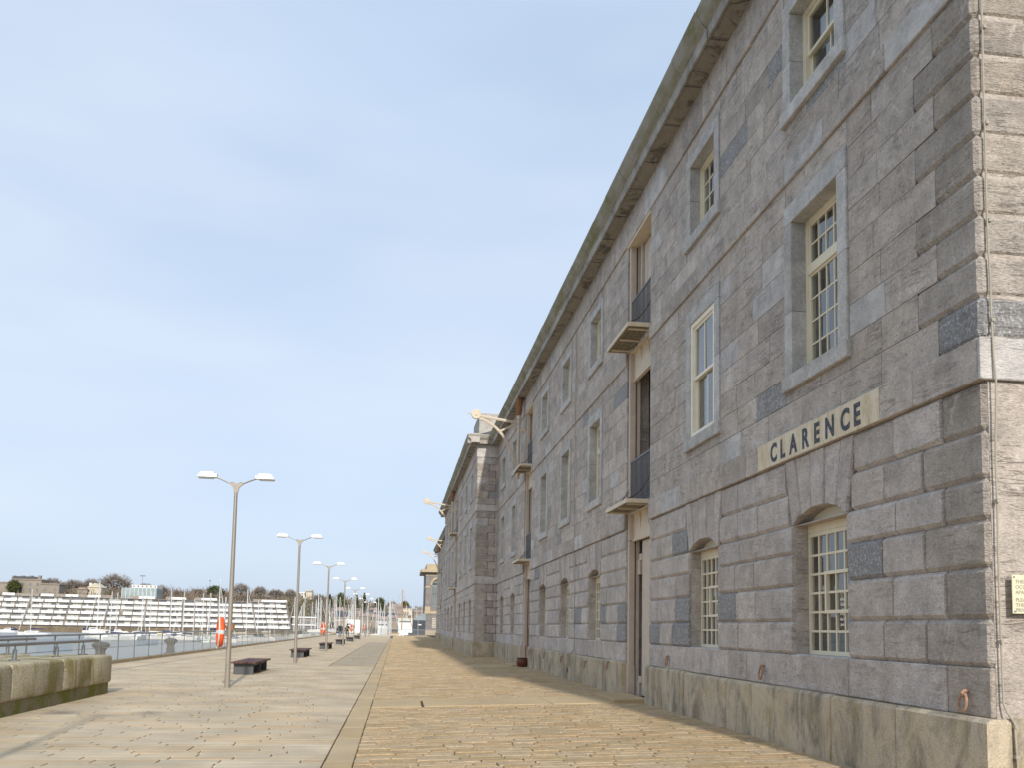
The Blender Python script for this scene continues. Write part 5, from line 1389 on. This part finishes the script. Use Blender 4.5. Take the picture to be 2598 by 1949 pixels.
for i in range(9):
    xx = a+(b_-a)*i/8.5; q = MB(); q.box(xx, xx+.25, 499.85, 499.98, z0-2, z1); q.build('mullion', 'town_white', GB)
for i in range(6): q = MB(); xx = a2+(b_-a2)*(i+.4)/6; q.box(xx, xx+.7, 500.4, 500.48, z1+.4, z1+1.2); q.build('window', 'flat_dark', GB)
for px, yt, yb, lb in ((361, 1463, 1486, 'tall floodlight mast above the glass-fronted building'), (532, 1475, 1496, 'slim floodlight mast left of the big white mast')):
    e = tag(empty('floodlight_mast', tuple(at(px, yb, 590))), lb, 'floodlight'); p = at(px, yb, 590); z1 = at(px, yt, 590).z
    q = MB(); q.tube([(p.x, 590, p.z-4), (p.x, 590, z1)], .14, 6); q.build('pole', 'steel', e); q = MB(); q.box(p.x-(1.6 if px < 400 else .5), p.x+(1.6 if px < 400 else .5), 589.8, 590.2, z1-.1, z1+.35); q.build('lamp_bank', 'bench_steel', e)
HI = tag(empty('pale_hilltop_flats', tuple(at(770, 1512, 640))), 'pale flats half hidden by trees on the hilltop behind the lamp posts', 'building')
for x0, x1, yt, mt in ((750, 776, 1504, 'town_white'), (774, 791, 1498, 'town_cream')):
    q = MB(); a, b_, z0, z1 = block(q, x0, x1, yt, 1514, 640, 10); q.build('wall', mt, HI)
    for i in range(4): q = MB(); xx = a+(b_-a)*(i+.3)/4; q.box(xx, xx+.9, 639.9, 639.98, z1-1.7, z1-.6); q.build('window', 'flat_dark', HI)
hs = random.Random(3)
for k in range(34):
    px = hs.uniform(850, 1086); yb = hs.uniform(1556, 1583) if px < 980 else hs.uniform(1545, 1584); Y = 640-(yb-1545)*5.5
    p = at(px, yb, Y); wd = hs.uniform(3.5, 6); h = hs.uniform(1.8, 2.8); mt = hs.choice(('town_cream', 'town_stone', 'town_stone'))
    e = tag(empty('hillside_house', tuple(p)), 'small house with pitched roof among the masts on the far shore', 'house', 'small houses on the far shore')
    q = MB(); q.box(p.x-wd/2, p.x+wd/2, Y, Y+7, p.z-3, p.z+h); q.build('wall', mt, e)
    q = MB(); q.extr([(Y-.4, p.z+h), (Y+3.5, p.z+h+1.5), (Y+7.4, p.z+h)], 'x', p.x-wd/2-.3, p.x+wd/2+.3); q.build('roof', hs.choice(('town_red', 'slate', 'town_red')), e)
    for i in range(3): q = MB(); xx = p.x-wd/2+wd*(i+.3)/3; q.box(xx, xx+1.1, Y-.1, Y-.02, p.z+h*.45, p.z+h*.75); q.build('window', 'flat_dark', e)
for (x0, x1, yt, yb, Y, lb) in ((1010, 1046, 1572, 1590, 330, 'long white shed with a dark window strip left of the dark cabin'), (958, 985, 1580, 1591, 345, 'low white shed behind the masts')):
    e = tag(empty('white_shed', tuple(at((x0+x1)/2, yb, Y))), lb, 'shed'); q = MB(); a, b_, z0, z1 = block(q, x0, x1, yt, yb, Y, 8); q.build('wall', 'town_white', e)
    q = MB(); q.box(a+.4, b_-.4, Y-.1, Y-.02, z1-1.2, z1-.6); q.build('window', 'flat_dark', e); q = MB(); q.box(a-.3, b_+.3, Y-.3, Y+8.3, z1, z1+.25); q.build('roof', 'town_white', e)

# ---- boats
WZ = -3.5
def yacht_meshes(mastmat, cover):
    out_ = {}
    q = MB(); L, Bm = 10.0, 3.2; st = []
    for i in range(9):
        t = i/8; x = -L/2+L*t; hw_ = Bm/2*(1-max(0, (t-.45)/.55)**2.0)*(.82+.18*min(1, t/.4)); hw_ = max(hw_, .03); zz = .95+.35*t
        st.append([(x, -hw_, zz), (x-.15*(1-t), -hw_*.82, .1), (x-.15, -hw_*.3, -.35), (x-.15, hw_*.3, -.35), (x-.15*(1-t), hw_*.82, .1), (x, hw_, zz)])
    v = [p for s in st for p in s]; f = []
    for i in range(8):
        for k in range(5): f.append((i*6+k, (i+1)*6+k, (i+1)*6+k+1, i*6+k+1))
        f.append((i*6+5, (i+1)*6+5, (i+1)*6, i*6))
    f.append((0,1,2,3,4,5)); q.add(v, f); out_['hull'] = q.mesh('hull', 'boat_white', smooth=True)
    q = MB(); q.cbox(-1.6, 2.6, -.85, .85, 1.0, 1.65, .35, .2, .15); out_['cabin'] = q.mesh('cabin', 'boat_white')
    q = MB(); q.box(-1.2, 2.1, -.90, -.84, 1.25, 1.45); q.box(-1.2, 2.1, .84, .90, 1.25, 1.45); out_['cabin_window'] = q.mesh('cabin_window', 'flat_dark')
    q = MB(); q.tube([(.9, 0, 1.3), (.9, 0, 8), (.88, 0, 15)], [.15, .14, .11], 6); q.tube([(4.6, 0, 1.9), (1.3, 0, 13.2)], [.11, .06], 5); q.box(.86, .92, -.75, .75, 6.4, 6.47); q.box(.86, .92, -.5, .5, 10.4, 10.46); out_['mast'] = q.mesh('mast', mastmat)
    q = MB(); q.tube([(.8, 0, 2.4), (-3.2, 0, 2.3)], [.22, .14], 6); out_['boom_cover'] = q.mesh('boom_cover', cover)
    q = MB()
    for a, b_ in (((4.8, 0, 1.3), (.95, 0, 14.6)), ((-4.9, 0, 1.0), (.85, 0, 15)), ((.9, -1.5, 1.1), (.9, -.05, 14.3)), ((.9, 1.5, 1.1), (.9, .05, 14.3))): q.tube([a, b_], .022, 3)
    out_['rigging'] = q.mesh('rigging', 'rail_steel')
    return out_
YM = [yacht_meshes('mast', 'boat_blue'), yacht_meshes('mast_wood', 'mast_wood'), yacht_meshes('mast', 'rope')]
def yacht(px, top, H, var, label, group, rz=None, lean=0):
    r = ray(px, top); # choose distance so that a mast of height H above water tops out at this row
    Y = (H+WZ-EYE)*r.y/r.z
    p = (r.x*Y/r.y, Y, WZ); sc = H/15.0
    e = tag(empty('sailing_yacht', p), label, 'yacht', group); e.scale = (sc, sc, sc); e.rotation_euler = (R(lean), 0, rz if rz is not None else rnd.uniform(0, 6.28))
    for nm, me_ in YM[var].items(): o = bpy.data.objects.new(nm, me_); COL.objects.link(o); o.parent = e
    return Y
g1 = 'yachts moored below the terraced flats'; g2 = 'yachts packed in the marina beyond the promenade end'
yacht(92, 1497, 14.5, 0, 'white sailing yacht moored alone at far left, bow to the left', g1, R(174), -3)
for px, top, H, var, lb in ((260, 1478, 16, 2, 'yacht with a thin mast below the tallest bare tree'), (292, 1502, 13, 0, 'yacht left of the glass-fronted building'), (307, 1505, 13, 2, 'yacht with a mast below the teal glass front'), (361, 1503, 13.5, 0, 'yacht with a mast at the middle of the teal glass front'), (392, 1502, 14, 2, 'yacht with a mast at the right end of the teal glass front'), (430, 1502, 14.5, 0, 'yacht left of the low bare tree'), (475, 1503, 14, 2, 'yacht with a thick mast left of the nearest lifebuoy'), (488, 1520, 12, 0, 'yacht with a shorter mast left of the nearest lifebuoy'), (519, 1506, 13, 2, 'yacht two masts left of the big white mast'), (536, 1507, 13, 0, 'yacht next left of the big white mast'), (555, 1471, 19, 0, 'yacht carrying the tallest, thickest white mast left of the nearest lamp post'), (566, 1516, 12, 2, 'yacht next right of the big white mast'), (577, 1517, 12, 0, 'yacht just left of the nearest lamp post'), (622, 1496, 15, 2, 'yacht with a tall mast right of the nearest lamp post'), (651, 1524, 12, 0, 'yacht with a low mast right of the nearest lamp post'), (685, 1535, 11, 2, 'yacht with a short mast near the right end of the flats')):
    yacht(px, top, H, var, lb, g1)
masts = sorted((700+x/5.53, 1430+t/5.53) for x, t in ((295, 480), (375, 600), (410, 570), (445, 480), (500, 545), (555, 510), (595, 430), (612, 520), (670, 480), (685, 510), (780, 510), (810, 500), (870, 480), (890, 475), (1022, 640), (1050, 580), (1068, 590), (1095, 510), (1130, 510), (1160, 460), (1250, 510), (1310, 530), (1410, 480), (1440, 560), (1485, 600), (1545, 530), (1575, 455), (1590, 520), (1660, 575), (1860, 595), (1940, 510), (1983, 600), (2055, 600), (2085, 490)))
REF = [(700, 'right end of the terraced flats'), (754, 'second lamp post'), (829, 'third lamp post'), (870, 'fourth lamp post'), (896, 'fifth lamp post'), (914, 'sixth lamp post'), (1014, 'varnished orange mast')]
ORD = ['first', 'second', 'third', 'fourth', 'fifth', 'sixth', 'seventh', 'eighth', 'ninth', 'tenth', 'eleventh', 'twelfth', 'thirteenth', 'fourteenth', 'fifteenth']
cnt = {}
for px, top in masts:
    ref = [r for r in REF if r[0] < px][-1][1]; cnt[ref] = cnt.get(ref, 0)+1
    yacht(px, top, rnd.uniform(12.5, 15.5), rnd.choice((0, 2, 2)), 'white yacht, its mast the %s one right of the %s' % (ORD[cnt[ref]-1], ref), g2)
yacht(1014, 1497, 17, 1, 'wooden-masted sailing boat with a varnished orange mast', g2)
# motor boats
def motor_boat(px, wl, L, hull, label, rz, group='small motor boats moored in the harbour'):
    r = ray(px, wl); t = (WZ-EYE)/r.z; p = (r.x*t, r.y*t, WZ); sc = L/7.0
    e = tag(empty('motor_boat', p), label, 'boat', group); e.rotation_euler.z = rz; e.scale = (sc,)*3
    st = []
    q = MB()
    for i in range(7):
        tt = i/6; x = -3.5+7*tt; hw_ = max(.03, 1.2*(1-max(0, (tt-.5)/.5)**2)); zz = .75+.35*tt; st += [(x, -hw_, zz), (x, -hw_*.7, -.2), (x, hw_*.7, -.2), (x, hw_, zz)]
    f = [(i*4+k, (i+1)*4+k, (i+1)*4+k+1, i*4+k+1) for i in range(6) for k in range(3)]+[(i*4+3, (i+1)*4+3, (i+1)*4, i*4) for i in range(6)]+[(0,1,2,3)]
    q.add(st, f); o = bpy.data.objects.new('hull', q.mesh('hull', hull, smooth=True)); COL.objects.link(o); o.parent = e
    q = MB(); v = [(-1.6,-.8,.8),(1.7,-.7,.95),(1.7,.7,.95),(-1.6,.8,.8),(-1.4,-.7,1.75),(.5,-.6,1.75),(.5,.6,1.75),(-1.4,.7,1.75)]; q.add(v, [(4,5,6,7),(0,1,5,4),(1,2,6,5),(2,3,7,6),(3,0,4,7)]); o = bpy.data.objects.new('cabin', q.mesh('cabin', 'boat_white')); COL.objects.link(o); o.parent = e
    q = MB(); q.box(-1.2, .5, -.80, -.70, 1.3, 1.6); q.box(-1.2, .5, .70, .80, 1.3, 1.6); o = bpy.data.objects.new('cabin_window', q.mesh('cabin_window', 'flat_dark')); COL.objects.link(o); o.parent = e
    q = MB(); q.tube([(-3.0, -.9, 1.0), (-2.4, 0, 1.9), (-1.5, .6, 1.85)], .12, 6); q.cbox(-3.4, -1.7, -1.0, 1.0, 1.0, 1.5, .2, .2, .2); o = bpy.data.objects.new('canvas_cover', q.mesh('canvas_cover', 'boat_blue')); COL.objects.link(o); o.parent = e
for px, wl, L, hm, lb, rz in ((238, 1607, 9, 'boat_white', 'white motor boat with navy cover near the parapet rail end', .3), (270, 1604, 9, 'boat_white', 'white motor boat next right of the one by the rail end', 2.9), (300, 1609, 7, 'boat_white', 'small white motor boat under the teal glass building', .1), (345, 1618, 8, 'boat_white', 'white boat seen through the balustrade left of the red-hulled boat', 3.0), (400, 1600, 9, 'boat_white', 'white boat with navy canvas under the low bare tree', .2), (450, 1618, 8, 'town_red', 'red-hulled boat seen through the glass balustrade', .05), (425, 1622, 7, 'boat_white', 'small white boat just left of the red-hulled boat', 2.8), (480, 1600, 10, 'boat_white', 'long white boat left of the nearest lifebuoy', .1), (525, 1602, 11, 'boat_blue', 'dark-blue boat directly behind the nearest lifebuoy', 3.1), (405, 1614, 5, 'yellow', 'yellow workboat seen through the balustrade', .4), (640, 1604, 9, 'boat_white', 'white boat right of the nearest lamp post', .2), (690, 1606, 9, 'boat_white', 'white boat left of the second lamp post', 3.0), (160, 1604, 8, 'boat_white', 'white boat right of the lone far-left yacht', .15), (20, 1606, 7, 'boat_white', 'white boat at the extreme left edge', 2.9), (808, 1606, 9, 'boat_white', 'white boat behind the third lamp post', .1), (812, 1597, 8, 'yellow', 'yellow boat behind the third lamp post', .2), (990, 1607, 9, 'blue_boat', 'blue-hulled boat beyond the far railing', .1), (930, 1605, 9, 'boat_white', 'white boat beyond the far railing near the sixth lamp post', 3.0), (1030, 1604, 9, 'boat_white', 'white boat beyond the far railing left of the dark cabin', .2), (735, 1606, 8, 'boat_white', 'white boat right of the second lamp post', .5)):
    motor_boat(px, wl, L, hm, lb, rz)
